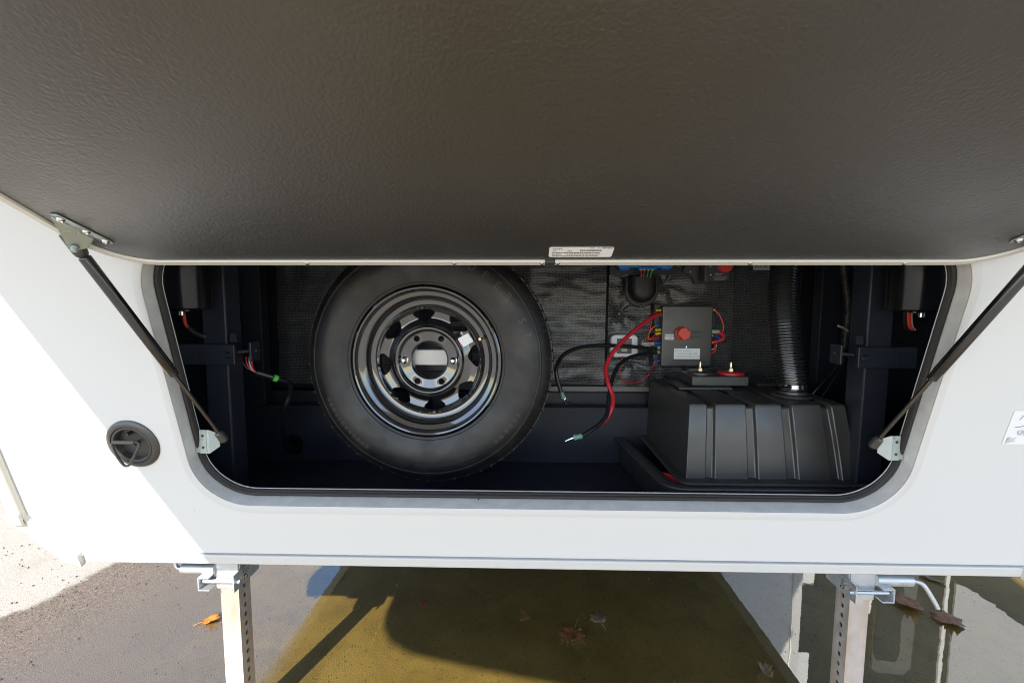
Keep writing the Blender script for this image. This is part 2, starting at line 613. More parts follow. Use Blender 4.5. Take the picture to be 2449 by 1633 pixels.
# ------------------------------------------------------------------ the trailer
RV = thing('rv_trailer', 'white travel trailer front with its wide storage bay open', 'trailer', (CX, WY, 0.0))
T_TOP = (1.72 - WZ) / CL
outer = [(XL, T_TOP), (XL, 0.115), (XL + 0.098, 0.0), (XR - 0.098, 0.0), (XR, 0.115), (XR, T_TOP)]
HOLE = rrect(-0.771, mx(-0.771), 0.163, 0.800, 0.125, 10)
g = G()
LHOLE = [(-0.889 + 0.052 * math.cos(2 * PI * k / 40), 0.328 + 0.052 * math.sin(2 * PI * k / 40)) for k in range(40)]
v, f = fill_holes(outer, [HOLE, LHOLE], lambda a, b: W(a, b, 0.0))
g.add(v, f)
g.rings([[W(a, b, 0.0) for a, b in outer], [W(a, b, -0.04) for a, b in outer]], cap=False)
obj('front_wall', g, 'white_gelcoat', RV, smooth=None)

# raised flange round the opening, its inward channel and the rubber seal
g = G()
lo = [rrect(-0.789, mx(-0.789), 0.141, 0.820, 0.143, 10), rrect(-0.787, mx(-0.787), 0.143, 0.818, 0.141, 10),
      rrect(-0.773, mx(-0.773), 0.161, 0.802, 0.127, 10), rrect(-0.7705, mx(-0.7705), 0.1635, 0.7995, 0.1245, 10)]
g.rings([[W(a, b, h) for a, b in l] for l, h in zip(lo, (0.0005, 0.0035, 0.0045, 0.003))], cap=False)
obj('opening_flange', g, 'white_alu', RV, smooth=40)
g = G()
lo = [rrect(-0.7704, mx(-0.7704), 0.1636, 0.7994, 0.1244, 10), rrect(-0.769, mx(-0.769), 0.165, 0.798, 0.123, 10), rrect(-0.7685, mx(-0.7685), 0.1655, 0.7975, 0.1225, 10), rrect(-0.7580, mx(-0.7580), 0.1835, 0.786, 0.112, 10), rrect(-0.7573, mx(-0.7573), 0.1842, 0.7853, 0.1113, 10), rrect(-0.7565, mx(-0.7565), 0.185, 0.7845, 0.1105, 10)]
g.rings([[W(a, b, h) for a, b in l] for l, h in zip(lo, (0.002, -0.006, -0.033, -0.034, -0.0335, -0.037))], cap=False)
fr_o = obj('opening_frame', g, 'bay_frame', RV, smooth=30)
g = G()
mid = rrect(-0.7632, mx(-0.7632), 0.1745, 0.7920, 0.1172, 12)
g.sweep([W(a, b, -0.0300) for a, b in mid], 0.0062, 10, closed=True)
mid = rrect(-0.7590, mx(-0.7590), 0.1815, 0.7870, 0.113, 12)
g.sweep([W(a, b, -0.0320) for a, b in mid], 0.0036, 8, closed=True)
obj('door_seal', g, 'rubber', fr_o)
g = G()
g.box(-0.107, -0.105, 0, 1, 0, 1, fr=lambda x, y, z: W(x, 0.167 + y * 0.016, -0.031 + z * 0.0078))
obj('seal_joint', g, 'ink', fr_o, smooth=None)

# lower rail, its screw cover line and the corner mouldings
g = G()
g.box(XL + 0.10, XR - 0.10, 0, 1, 0, 1, fr=lambda x, y, z: W(x, -0.012 + y * 0.026, -0.02 + z * 0.026))
obj('bottom_rail', g, 'white_alu', RV, smooth=None, bevel=(0.002, 2))
g = G()
g.box(XL + 0.10, XR - 0.10, 0, 1, 0, 1, fr=lambda x, y, z: W(x, 0.0145 + y * 0.0028, -0.002 + z * 0.0035))
obj('rail_gasket', g, 'grey_rail', RV, smooth=None)
for s in (0, 1):
    k = (lambda x: x) if s == 0 else mx
    g = G()
    pts = [(XL + 0.012, 1.15), (XL + 0.012, 0.12)]
    g.sweep([W(k(a), b, 0.004) for a, b in pts], 0.013, 10)
    g.box(0, 1, 0, 1, 0, 1, fr=lambda u, y, z: W(k(XL - 0.016 + u * 0.018), 0.118 + y * 1.03, -0.035 + z * 0.042))
    obj('corner_moulding', g, 'cream_trim', RV, smooth=40)
    g = G()
    pts = [(XL + 0.010, 0.118), (XL + 0.035, 0.080), (XL + 0.075, 0.030), (XL + 0.098, 0.004), (XL + 0.125, 0.001)]
    rings = []
    for a, b in pts:
        rings.append([W(k(a + du), b + dv, n) for du, dv, n in ((0.012, 0.014, 0.002), (0.008, 0.010, 0.010), (-0.014, -0.016, 0.010), (-0.018, -0.02, 0.002), (-0.018, -0.02, -0.04), (0.010, 0.012, -0.04))])
    g.rings(rings)
    obj('corner_moulding', g, 'cream_trim', RV, smooth=40)
    g = G()
    g.box(0, 1, 0, 1, 0, 1, fr=lambda u, y, z: W(k(XL - 0.012 + u * 0.038), 0.108 + y * 0.034, 0.012 + z * 0.008))
    obj('moulding_cap', g, 'cream_trim', RV, smooth=None, bevel=(0.004, 2))
    g = G()
    g.box(0, 1, 0, 1, 0, 1, fr=lambda u, y, z: W(k(XL + 0.121 + u * 0.010), -0.018 + y * 0.038, 0.004 + z * 0.014))
    obj('moulding_cap', g, 'cream_trim', RV, smooth=None, bevel=(0.003, 2))

# body behind the wall: sides, roof, belly, nose over the hitch
for s, x0, x1 in ((0, XL, XL + 0.04), (1, XR - 0.04, XR)):
    g = G()
    g.box(x0, x1, 1.70, 8.6, 0.64, 3.4)
    g.box(x0 + 0.001, x1 - 0.001, 1.03, 1.70, 0.80, 3.4)
    obj('side_wall', g, 'white_gelcoat', RV, smooth=None)
    g = G()
    g.box(x0 - 0.004, x1 + 0.004, 1.70, 8.6, 0.585, 0.64)
    obj('skirt_rail', g, 'grey_rail', RV, smooth=None)
g = G()
g.box(XL + 0.042, XR - 0.042, 1.10, 8.6, 0.60, 0.632)
obj('underbelly', g, 'underbelly', RV, smooth=None)
g = G()
g.box(-0.80, -0.79, 1.12, 8.5, 0.590, 0.5985)
obj('belly_seam', g, 'rv_seam', RV, smooth=None)
for i in range(12):
    g = G()
    g.lathe([(0.0001, -0.004), (0.006, -0.003), (0.008, 0.0)], (-0.805, 1.5 + i * 0.42, 0.5985), (0, 0, 1), 10)
    obj('screw', g, 'steel', RV)
g = G()
g.box(XL, XR, 1.0, 8.6, 3.4, 3.45)
obj('roof', g, 'overhang_white', RV, smooth=None)
OX = 1.318
half = [(OX, 0.93), (OX, -0.46), (OX - 0.015, -0.53), (OX - 0.06, -0.60), (OX - 0.15, -0.655), (0.95, -0.71), (0.66, -0.77), (0.33, -0.82), (0.0, -0.84)]
plan = [(CX - a, b) for a, b in half] + [(CX + a, b) for a, b in half[-2::-1]]
g = G()
n_ = len(plan)
def shr(p, k):
    return (CX + (p[0] - CX) * (1 - 0.03 * k), 0.93 + (p[1] - 0.93) * (1 - 0.10 * k))
rings = []
for z, k in ((1.72, 0.0), (2.1, 0.0), (2.6, 0.6), (3.0, 1.6), (3.3, 3.0), (3.43, 5.0)):
    rings.append([(*shr(p, k), z) for p in plan])
g.rings(rings)
obj('nose_overhang', g, 'overhang_white', RV, smooth=30)

# slide-out room on the far right side, mirrored in the water
g = G()
g.box(XR, 2.22, 3.5, 6.6, 0.72, 2.95)
so = obj('slide_out', g, 'white_gelcoat', RV, smooth=None)
g = G()
g.box(2.16, 2.235, 3.485, 3.56, 0.70, 2.97)
obj('corner_trim', g, 'white_alu', so, smooth=None, bevel=(0.006, 2))
for i in range(13):
    g = G()
    g.lathe([(0.0001, -0.006), (0.005, -0.005), (0.007, 0.0)], (2.135, 3.5, 0.8 + i * 0.16), (0, 1, 0), 8)
    obj('screw', g, 'steel', so)

# ------------------------------------------------------------------ the bay inside
FZ = 0.660
RY, RZ = 1.60, 0.863
g = G()
g.box(-1.16, mx(-1.16), 1.085, 1.74, FZ - 0.02, FZ)
obj('bay_floor', g, 'black_floor', RV, smooth=None)
g = G()
hole = [(-0.838 + 0.038 * math.cos(2 * PI * k / 24), 0.714 + 0.038 * math.sin(2 * PI * k / 24)) for k in range(24)]
v, f = fill_holes([(-1.16, FZ), (mx(-1.16), FZ), (mx(-1.16), RZ - 0.004), (-1.16, RZ - 0.004)], [hole], lambda a, b: (a, RY, b))
g.add(v, f)
g.rings([[(a, RY, b) for a, b in hole], [(a, RY + 0.04, b) for a, b in hole]], cap=False)
obj('bay_riser', g, 'black_paint', RV, smooth=None)
g = G()
g.box(-1.16, mx(-1.16), RY - 0.004, RY + 0.03, RZ - 0.0035, RZ)
obj('bay_ledge', g, 'black_paint', RV, smooth=None, bevel=(0.001, 1))
g = G()
g.box(-1.16, mx(-1.16), 1.664, 1.73, RZ - 0.02, 0.903)
obj('bay_beam', g, 'black_paint', RV, smooth=None, bevel=(0.003, 2))
g = G()
g.box(0.06, 0.47, 1.683, 1.697, 0.9035, 0.921)
obj('gap_highlight', g, 'strip_grey', RV, smooth=None)  # grey strip paints the light showing along the gap under the cloth
g = G()
g.box(-1.20, -1.16, 1.06, 1.80, 0.66, 1.70)
g.box(mx(-1.16), mx(-1.20), 1.06, 1.80, 0.66, 1.70)
g.box(-1.20, mx(-1.20), 1.74, 1.80, 0.66, 1.70)
g.box(-1.20, mx(-1.20), 1.00, 1.80, 1.66, 1.70)
obj('bay_lining', g, 'black_paint', RV, smooth=None)
for k in (lambda x: x, mx):
    g = G()
    a, b = sorted((k(-0.932), k(-1.00)))
    g.box(a, b, 1.598, 1.645, RZ + 0.0005, 1.66)
    obj('frame_upright', g, 'black_paint', RV, smooth=None, bevel=(0.003, 2))
    g = G()
    a, b = sorted((k(-1.005), k(-1.155)))
    g.box(a, b, 1.61, 1.62, RZ + 0.0005, 1.66)
    obj('side_partition', g, 'black_paint', RV, smooth=None)

# crumpled woven insulation on the back wall
def cloth(x0, x1, z0, z1, yb, nx, nz, pins=(), seed=0):
    g = G()
    vs = []
    for j in range(nz + 1):
        for i in range(nx + 1):
            x = x0 + (x1 - x0) * i / nx
            z = z0 + (z1 - z0) * j / nz
            p = Vector((x * 5 + seed, z * 3.0, 0.3))
            d = 0.010 * noise.noise(p) + 0.006 * noise.noise(p * 2.7) + 0.004 * math.sin(x * 95 + 3 * noise.noise(p * 1.3)) * max(0, noise.noise(p * 0.9 + Vector((4, 0, 0))))
            d += 0.0035 * noise.noise(Vector((x * 11, z * 34, seed)))
            for px, pz in pins:
                q = math.hypot(x - px, z - pz)
                th = math.atan2(z - pz, x - px)
                d += 0.012 * math.exp(-(q / 0.02) ** 2) + 0.004 * math.cos(6 * th) * math.exp(-(q / 0.055) ** 2) * min(1, q / 0.015)
            vs.append((x, yb + d, z))
    fs = [(j * (nx + 1) + i, j * (nx + 1) + i + 1, (j + 1) * (nx + 1) + i + 1, (j + 1) * (nx + 1) + i) for j in range(nz) for i in range(nx)]
    return g.add(vs, fs)
o = obj('insulation_sheet', cloth(-0.93, 0.306, 0.925, 1.66, 1.700, 170, 100), 'woven_cloth', RV, smooth=180)
o['label'] = 'woven black insulation cloth behind the spare wheel'
o = obj('insulation_sheet', cloth(0.314, 0.770, 0.906, 1.66, 1.690, 90, 120, pins=((0.356, 1.193), (0.384, 1.299), (0.40, 1.02), (0.52, 1.30)), seed=5), 'woven_cloth', RV, smooth=180)
o['label'] = 'puckered woven black insulation cloth behind the control box'
o = obj('insulation_sheet', cloth(0.782, 1.02, 0.906, 1.66, 1.712, 50, 100, seed=9), 'woven_cloth', RV, smooth=180)
o['label'] = 'woven black insulation cloth behind the ribbed hose'
for i, (px, pz) in enumerate(((0.356, 1.193), (0.384, 1.299), (0.40, 1.02))):
    g = G()
    g.lathe([(0.0001, -0.004), (0.006, -0.003), (0.009, 0.0)], (px, 1.698, pz), (0, 1, 0), 12)
    obj('screw', g, 'black_plastic', RV)

# ------------------------------------------------------------------ raised bay door
DA = R(24.3)
DH = Vector((0, 0.866, 1.3135))
DU = Vector((0, -math.cos(DA), math.sin(DA)))      # hinge edge towards free edge
DN = Vector((0, -math.sin(DA), -math.cos(DA)))     # inner face, downwards
def D(x, t, n=0.0):
    p = DH + DU * t + DN * n
    return (x, p.y, p.z)
DX0, DX1 = -0.786, mx(-0.786)
inner = rrect(DX0 + 0.010, DX1 - 0.010, 0.010, 0.66, 0.085, 12)
edge = rrect(DX0 - 0.006, DX1 + 0.006, -0.006, 0.676, 0.100, 12)
g = G()
g.prism(inner, D, -0.030, 0.0)
DOOR = obj('bay_door', g, 'door_liner', RV, smooth=None)
DOOR['label'] = 'raised bay door with pebbled dark brown inner liner'
g = G()
lo = [rrect(DX0 + 0.0095, DX1 - 0.0095, 0.0095, 0.6605, 0.086, 12), rrect(DX0 + 0.008, DX1 - 0.008, 0.008, 0.662, 0.087, 12), rrect(DX0 - 0.004, DX1 + 0.004, -0.004, 0.674, 0.098, 12), edge, edge, inner]
g.rings([[D(a, b, h) for a, b in l] for l, h in zip(lo, (0.0, 0.0035, 0.0035, 0.001, -0.036, -0.036))], cap=False)
obj('edge_trim', g, 'cream_trim', DOOR, smooth=30)
g = G()
g.prism(rrect(DX0 - 0.004, DX1 + 0.004, -0.004, 0.674, 0.098, 12), D, -0.038, -0.0365)
obj('outer_skin', g, 'white_gelcoat', DOOR, smooth=None)
g = G()
g.box(0.040, 0.059, -0.0075, 0.011, -0.02, 0.0052, fr=lambda x, y, z: D(x, y, z))
obj('trim_joint', g, 'black_plastic', DOOR, smooth=None, bevel=(0.0015, 1))
for sx_ in (-0.41, -0.13, 0.035, 0.064, 0.42, 0.70):
    g = G()
    g.lathe([(0.0001, 0.0052), (0.003, 0.005), (0.0045, 0.0036)], (0, 0, 0), (0, 0, 1), 10)
    g.v = [D(sx_ + p[0], 0.002 + p[1], p[2]) for p in g.v]
    obj('screw', g, 'chrome', DOOR)
# specification sticker
g = G()
g.prism(rrect(0.046, 0.160, 0.022, 0.056, 0.004, 4), D, 0.0004, 0.0010)
st = obj('sticker', g, 'paper', DOOR, smooth=None)
g = G()
def bars(g, x0, x1, t, h, n, fr, rnd, gap=0.35):
    x = x0
    while x < x1:
        w = rnd.uniform(0.4, 1.6) * n
        w = min(w, x1 - x)
        q = [(x, t - h / 2), (x + w, t - h / 2), (x + w, t + h / 2), (x, t + h / 2)]
        g.add([fr(a, b) for a, b in q], [(0, 1, 2, 3)])
        x += w + n * gap
    return g
rnd = random.Random(3)
fd = lambda a, b: D(a, b, 0.00125)
for x0, x1, t, h in ((0.052, 0.069, 0.0505, 0.0022), (0.117, 0.126, 0.0535, 0.0020), (0.131, 0.136, 0.0535, 0.002), (0.139, 0.158, 0.0535, 0.0026), (0.052, 0.058, 0.0435, 0.0020), (0.079, 0.088, 0.0435, 0.0020), (0.052, 0.137, 0.0370, 0.0026), (0.052, 0.068, 0.0315, 0.0022), (0.078, 0.139, 0.0315, 0.0020), (0.052, 0.135, 0.0262, 0.0017)):
    bars(g, x0, x1, t, h, 0.0028, fd, rnd)
bars(g, 0.101, 0.139, 0.0455, 0.005, 0.0007, fd, rnd, 0.9)
obj('printed_lines', g, 'ink', DOOR, smooth=None)
# triangular strut brackets
for s in (0, 1):
    k = (lambda x: x) if s == 0 else mx
    strip = [(-0.753, 0.160), (-0.741, 0.160), (-0.722, 0.078), (-0.726, 0.070), (-0.738, 0.078)]
    g = G()
    g.prism([(k(a_), b_) for a_, b_ in strip], D, 0.0005, 0.0030)
    wing = [(-0.7525, 0.157, 0.003), (-0.740, 0.092, 0.003), (-0.757, 0.081, 0.015), (-0.773, 0.084, 0.021), (-0.778, 0.094, 0.021)]
    lo_ = [D(k(a_), b_, c_) for a_, b_, c_ in wing]
    hi_ = [D(k(a_ - 0.001), b_, c_ + 0.0025) for a_, b_, c_ in wing]
    g.rings([lo_, hi_])
    g.lathe([(0.0001, 0.009), (0.0035, 0.0085), (0.0055, 0.006), (0.0060, 0.0)], (0, 0, 0), (0, 0, 1), 12)
    nv = len(lo_) * 2 + len(strip) * 2
    g.v = g.v[:nv] + [D(k(-0.769) + p[0], 0.092 + p[1], 0.021 + p[2]) for p in g.v[nv:]]
    br = obj('strut_bracket', g, 'zinc_plate', DOOR, smooth=30, bevel=(0.001, 1))
    for a, b in ((-0.746, 0.148), (-0.737, 0.112), (-0.730, 0.082)):
        g = G()
        g.lathe([(0.0001, 0.0075), (0.004, 0.007), (0.0062, 0.0036)], (0, 0, 0), (0, 0, 1), 12)
        g.v = [D(k(a) + p[0], b + p[1], p[2]) for p in g.v]
        obj('screw', g, 'chrome', DOOR)

# ------------------------------------------------------------------ round pull latch
LCX, LCT = -0.889, 0.328
g = G()
def LT(x, t, n):
    return W(LCX + x, LCT + t, n)
prof = [(0.0605, 0.0), (0.0600, 0.0025), (0.0565, 0.0055), (0.050, 0.0075), (0.0470, 0.0075), (0.0458, 0.0045), (0.0450, 0.0065), (0.0410, 0.0070), (0.0390, 0.005), (0.037, -0.009), (0.0001, -0.010)]
n = 48
rings = [[LT(r * math.cos(2 * PI * k / n), r * math.sin(2 * PI * k / n), h) for k in range(n)] for r, h in prof]
g.rings(rings, cap=False)
LATCH = obj('door_catch', g, 'black_plastic', RV, smooth=30)
LATCH['label'] = 'round black recessed door catch with folding pull ring on the left'
g = G()
g.sweep([LT(-0.031, 0.012, 0.014), LT(0.018, 0.012, 0.014)], 0.0048, 10)
obj('hinge_sleeve', g, 'black_plastic', LATCH)
g = G()
g.sweep(catmull([LT(-0.026, 0.012, 0.014), LT(-0.033, 0.010, 0.0145), LT(-0.036, 0.002, 0.015), LT(-0.027, -0.018, 0.021), LT(-0.014, -0.036, 0.026), LT(-0.006, -0.041, 0.027), LT(0.003, -0.036, 0.026), LT(0.018, -0.012, 0.020), LT(0.027, 0.004, 0.016), LT(0.025, 0.012, 0.0145), LT(0.018, 0.013, 0.014)], 6), 0.0030, 8)
obj('pull_ring', g, 'black_plastic', LATCH)
for dx, dt in ((-0.004, 0.026), (0.004, 0.0)):
    g = G()
    g.lathe([(0.0001, 0.009), (0.003, 0.009), (0.0042, 0.004), (0.0042, -0.013)], (0, 0, 0), (0, 0, 1), 8)
    g.v = [LT(dx + p[0], dt + p[1], p[2] - 0.004) for p in g.v]
    obj('bolt', g, 'black_gloss', LATCH)

# ------------------------------------------------------------------ gas struts
def gas_strut(k, label):
    top = Vector((k(-0.797), 0.792, 1.352))
    bot = Vector((k(-0.708), 1.032, 0.918))
    t = thing('gas_strut', label, 'gas strut', tuple(bot), 'gas struts holding up the bay door')
    d = (bot - top).normalized()
    L = (bot - top).length
    g = G()
    g.sweep([top - d * 0.010, top - d * 0.006, top + d * 0.028, top + d * 0.034, top + d * 0.038], [0.008, 0.0115, 0.0115, 0.010, 0.007], 14)
    g.sweep([top + Vector((0, 0, 0)), top + Vector((k(-0.772) - k(-0.797), 0.003, -0.006))], 0.005, 10)
    obj('ball_socket', g, 'black_plastic', t)
    g = G()
    a, b = top + d * 0.038, top + d * (0.038 + 0.275)
    g.sweep([a, a + d * 0.002, b - d * 0.022, b - d * 0.020, b - d * 0.002, b], [0.009, 0.0102, 0.0102, 0.0094, 0.0094, 0.007], 18)
    obj('cylinder', g, 'strut_black', t)
    g = G()
    g.sweep([b - d * 0.004, bot - d * 0.012], 0.0042, 12)
    obj('piston_rod', g, 'rod_steel', t)
    g = G()
    g.sweep([bot - d * 0.020, bot - d * 0.016, bot + d * 0.006, bot + d * 0.011], [0.006, 0.0095, 0.0105, 0.006], 12)
    obj('ball_socket', g, 'black_plastic', t)
    # steel bracket bent off the frame
    s = 1 if k(1) > k(0) else -1
    x0 = bot.x - s * 0.058
    g = G()
    prof = [(0.0, -0.002), (0.010, -0.002), (0.013, -0.006), (0.028, -0.0065), (0.0305, -0.0075), (0.034, -0.0065), (0.050, 0.006)]
    rings = []
    for dz, wsh in ((-0.026, 0.0), (0.026, 0.0)):
        pass
    lo, hi = [], []
    for i, (u, v_) in enumerate(prof):
        cut = 0.0 if i < 6 else 0.013
        lo.append((x0 + s * u, 1.026 + v_, 0.885 + cut))
        hi.append((x0 + s * u, 1.026 + v_, 0.941 - cut))
    n = len(lo)
    g.add(lo + hi, [(i, i + 1, n + i + 1, n + i) for i in range(n - 1)])
    me = g.mesh('strut_mount')
    o = obj('strut_mount', me, 'zinc_plate', t, smooth=None)
    so_ = o.modifiers.new('solid', 'SOLIDIFY')
    so_.thickness = 0.0022
    for dz in (0.899, 0.927):
        g = G()
        g.lathe([(0.0001, 0.0), (0.0032, 0.0)], (x0 + s * 0.020, 1.0170, dz), (0, -1, 0.0), 12)
        obj('bolt_hole', g, 'ink', t)
    g = G()
    g.cyl((x0 + s * 0.044, 1.032, 0.916), tuple(bot), 0.0045, 10)
    obj('ball_stud', g, 'steel', t)
    return t
gas_strut(lambda x: x, 'black gas strut at the left end of the bay opening')
gas_strut(mx, 'black gas strut at the right end of the bay opening')

# ------------------------------------------------------------------ landing jacks
def landing_jack(k, side, label):
    s = 1 if k(1) > k(0) else -1           # +1 on the left jack, inner side is +x
    t = thing('landing_jack', label, 'landing jack', (k(-0.815), 1.205, 0.0), 'landing jacks either side of the bay')
    def bx(g, a, b, *r):
        x0, x1 = sorted((k(a), k(b)))
        return g.box(x0, x1, *r)
    # drop leg: four plates, the inner one drilled
    x0, x1, y0, y1 = -0.841, -0.789, 1.180, 1.232
    g = G()
    holes = []
    z = 0.436
    while z > 0.05:
        holes.append([(1.206 + 0.0068 * math.cos(2 * PI * q / 14), z + 0.0068 * math.sin(2 * PI * q / 14)) for q in range(14)])
        z -= 0.0285
    v, f = fill_holes([(y0, 0.012), (y1, 0.012), (y1, 0.60), (y0, 0.60)], holes, lambda a, b: (k(x1), a, b))
    g.add(v, f)
    for h in holes:
        g.rings([[(k(x1), a, b) for a, b in h], [(k(x1 - 0.004), a, b) for a, b in h]], cap=False)
    bx(g, x0, x1 - 0.0005, y0, y0 + 0.004, 0.012, 0.60)
    bx(g, x0, x1 - 0.0005, y1 - 0.004, y1, 0.012, 0.60)
    bx(g, x0, x0 + 0.004, y0 + 0.004, y1 - 0.004, 0.012, 0.60)
    obj('drop_leg', g, 'zinc_leg', t, smooth=None)
    g = G()
    bx(g, -0.875, -0.755, 1.146, 1.266, 0.0045, 0.012)
    obj('foot_plate', g, 'galv', t, smooth=None, bevel=(0.003, 2))
    # clamp collar
    g = G()
    bx(g, -0.847, -0.783, 1.172, 1.1785, 0.446, 0.520)
    bx(g, -0.847, -0.785, 1.2335, 1.240, 0.446, 0.520)
    bx(g, -0.788, -0.7825, 1.1787, 1.270, 0.452, 0.535)
    obj('clamp_collar', g, 'galv', t, smooth=None, bevel=(0.0015, 1))
    g = G()
    bx(g, -0.876, -0.849, 1.146, 1.206, 0.4560, 0.4592)
    bx(g, -0.876, -0.849, 1.146, 1.206, 0.4900, 0.4932)
    bx(g, -0.8792, -0.876, 1.146, 1.206, 0.456, 0.4932)
    obj('pin_channel', g, 'galv', t, smooth=None)
    g = G()
    bx(g, -0.782, -0.779, 1.146, 1.262, 0.452, 0.500)
    obj('side_plate', g, 'galv', t, smooth=None)
    g = G()
    g.cyl((k(-0.872), 1.160, 0.476), (k(-0.770), 1.160, 0.476), 0.0055, 12)
    obj('lock_pin', g, 'galv', t)
    for yy, zz in ((1.186, 0.476), (1.236, 0.492)):
        g = G()
        g.lathe([(0.0001, 0.012), (0.0035, 0.012), (0.0035, 0.006), (0.0078, 0.006), (0.0078, 0.0)], (k(-0.779), yy, zz), (s, 0, 0), 6)
        obj('bolt', g, 'chrome', t)
    g = G()
    br_ = 0.0145 if side == 'L' else 0.0170
    g.sweep([(k(-0.942), 1.175, 0.504), (k(-0.939), 1.175, 0.504), (k(-0.846), 1.175, 0.504)], [br_ - 0.004, br_, br_], 20)
    obj('spring_barrel', g, 'galv', t, smooth=40)
    g = G()
    if side == 'L':
        path = catmull([(k(-0.935), 1.175, 0.505), (k(-0.948), 1.175, 0.502), (k(-0.958), 1.175, 0.507), (k(-0.962), 1.176, 0.522), (k(-0.962), 1.178, 0.56)], 6)
    else:
        path = catmull([(k(-0.935), 1.172, 0.504), (k(-0.954), 1.170, 0.502), (k(-0.970), 1.166, 0.492), (k(-0.988), 1.160, 0.462), (k(-1.001), 1.156, 0.437)], 6)
    g.sweep(path, 0.0056, 12)
    obj('pull_handle', g, 'galv', t)
    # upper tube, cross bracket, coupling rod and motor inside the bay
    g = G()
    bx(g, -0.847, -0.783, 1.180, 1.244, 0.600, 1.64)
    obj('outer_tube', g, 'black_paint', t, smooth=None, bevel=(0.004, 2))
    g = G()
    bx(g, -0.853, -0.757, 1.166, 1.1785, 1.072, 1.126)
    bx(g, -0.905, -0.853, 1.1685, 1.1785, 1.072, 1.126)
    bx(g, -0.722, -0.716, 1.172, 1.215, 1.080, 1.131)
    obj('cross_bracket', g, 'black_paint', t, smooth=None, bevel=(0.0015, 1))
    g = G()
    g.lathe([(0.0001, 0.009), (0.006, 0.008), (0.0095, 0.0)], (k(-0.773), 1.166, 1.098), (0, -1, 0), 16)
    obj('bolt_head', g, 'black_paint', t)
    g = G()
    g.cyl((k(-0.758), 1.186, 1.104), (k(-0.712), 1.196, 1.108), 0.005, 12)
    obj('coupling_rod', g, 'black_paint', t)
    g = G()
    bx(g, -0.770, -0.752, 1.172, 1.18, 1.132, 1.155)
    obj('stop_tab', g, 'black_paint', t, smooth=None)
    g = G()
    mc = k(-0.842) if side == 'L' else k(-0.848)
    mr = 0.060 if side == 'L' else 0.061
    zb = 1.218
    g.lathe([(0.0001, zb - 0.004), (0.014, zb - 0.004), (0.014, zb), (mr - 0.006, zb), (mr - 0.001, zb + 0.004), (mr, zb + 0.010), (mr, 1.50)], (mc, 1.118, 0), (0, 0, 1), 40)
    obj('motor', g, 'motor_gloss', t, smooth=40)
    g = G()
    g.lathe([(0.0001, zb - 0.014), (0.006, zb - 0.013), (0.006, zb - 0.004)], (mc + s * 0.014, 1.085, 0), (0, 0, 1), 12)
    obj('motor_nut', g, 'chrome', t)
    if side == 'L':
        p = [(-0.868, 1.14, 1.226), (-0.868, 1.145, 1.203), (-0.869, 1.15, 1.180), (-0.862, 1.155, 1.166)]
        q = [(-0.864, 1.153, 1.170), (-0.852, 1.157, 1.158), (-0.838, 1.162, 1.149), (-0.828, 1.168, 1.146)]
        g = G(); g.sweep(catmull(p, 5), 0.0036, 8); obj('motor_wire', g, 'red_knob', t)
        g = G(); g.sweep(catmull([(a - 0.006, b + 0.004, c) for a, b, c in p], 5), 0.0034, 8); obj('motor_wire', g, 'black_cable', t)
        g = G(); g.sweep(catmull(q, 5), 0.0068, 10); obj('wire_sleeve', g, 'rubber', t)
    else:
        p = [(0.945, 1.14, 1.226), (0.950, 1.145, 1.200), (0.958, 1.15, 1.180), (0.970, 1.155, 1.172)]
        g = G(); g.sweep(catmull(p, 5), 0.0042, 8); obj('motor_wire', g, 'red_knob', t)
        g = G(); g.sweep(catmull([(a + 0.007, b + 0.001, c - 0.001) for a, b, c in p], 5), 0.0022, 8); obj('motor_wire', g, 'white_wire', t)
        g = G(); g.sweep(catmull([(a - 0.007, b + 0.004, c) for a, b, c in p], 5), 0.0036, 8); obj('motor_wire', g, 'black_cable', t)
    return t
landing_jack(lambda x: x, 'L', 'left landing jack, pale plated leg standing in the sun')
landing_jack(mx, 'R', 'right landing jack, tan plated leg with bent pull handle')

# ------------------------------------------------------------------ spare wheel
WC = Vector((-0.259, 0, 1.069))
SW = thing('spare_wheel', 'spare tyre on a glossy black steel wheel with eight cut-outs', 'spare wheel', (WC.x, 1.33, 0.722))
tp = [(0.2085, 1.262), (0.2095, 1.250), (0.2125, 1.2445), (0.218, 1.2425), (0.2195, 1.2405), (0.2255, 1.2385), (0.245, 1.2325), (0.268, 1.2285), (0.288, 1.2290), (0.302, 1.2325), (0.3115, 1.2375), (0.3130, 1.2362), (0.3165, 1.2372), (0.3180, 1.2412), (0.3235, 1.2450), (0.3325, 1.2540), (0.3395, 1.2635), (0.3425, 1.2690), (0.3440, 1.2700), (0.3445, 1.2725), (0.3425, 1.2740), (0.3430, 1.2790), (0.3460, 1.3000), (0.3470, 1.3300), (0.3460, 1.3600), (0.3420, 1.3850), (0.3300, 1.3980), (0.3000, 1.4110), (0.2600, 1.4150), (0.2300, 1.4080), (0.2100, 1.4000)]
g = G()
g.lathe(tp, (WC.x, 0, WC.z), (0, 1, 0), 128)
TY = obj('tyre', g, 'tyre_rubber', SW, smooth=28)
def PT(r, ang, y):
    """polar point on the wheel, ang clockwise from the top as seen from the front"""
    return (WC.x + r * math.sin(ang), y, WC.z + r * math.cos(ang))
def side_y(r):
    for (r0, y0), (r1, y1) in zip(tp, tp[1:]):
        if r0 <= r <= r1:
            return y0 + (y1 - y0) * (r - r0) / max(1e-9, r1 - r0)
    return 1.24
g = G()
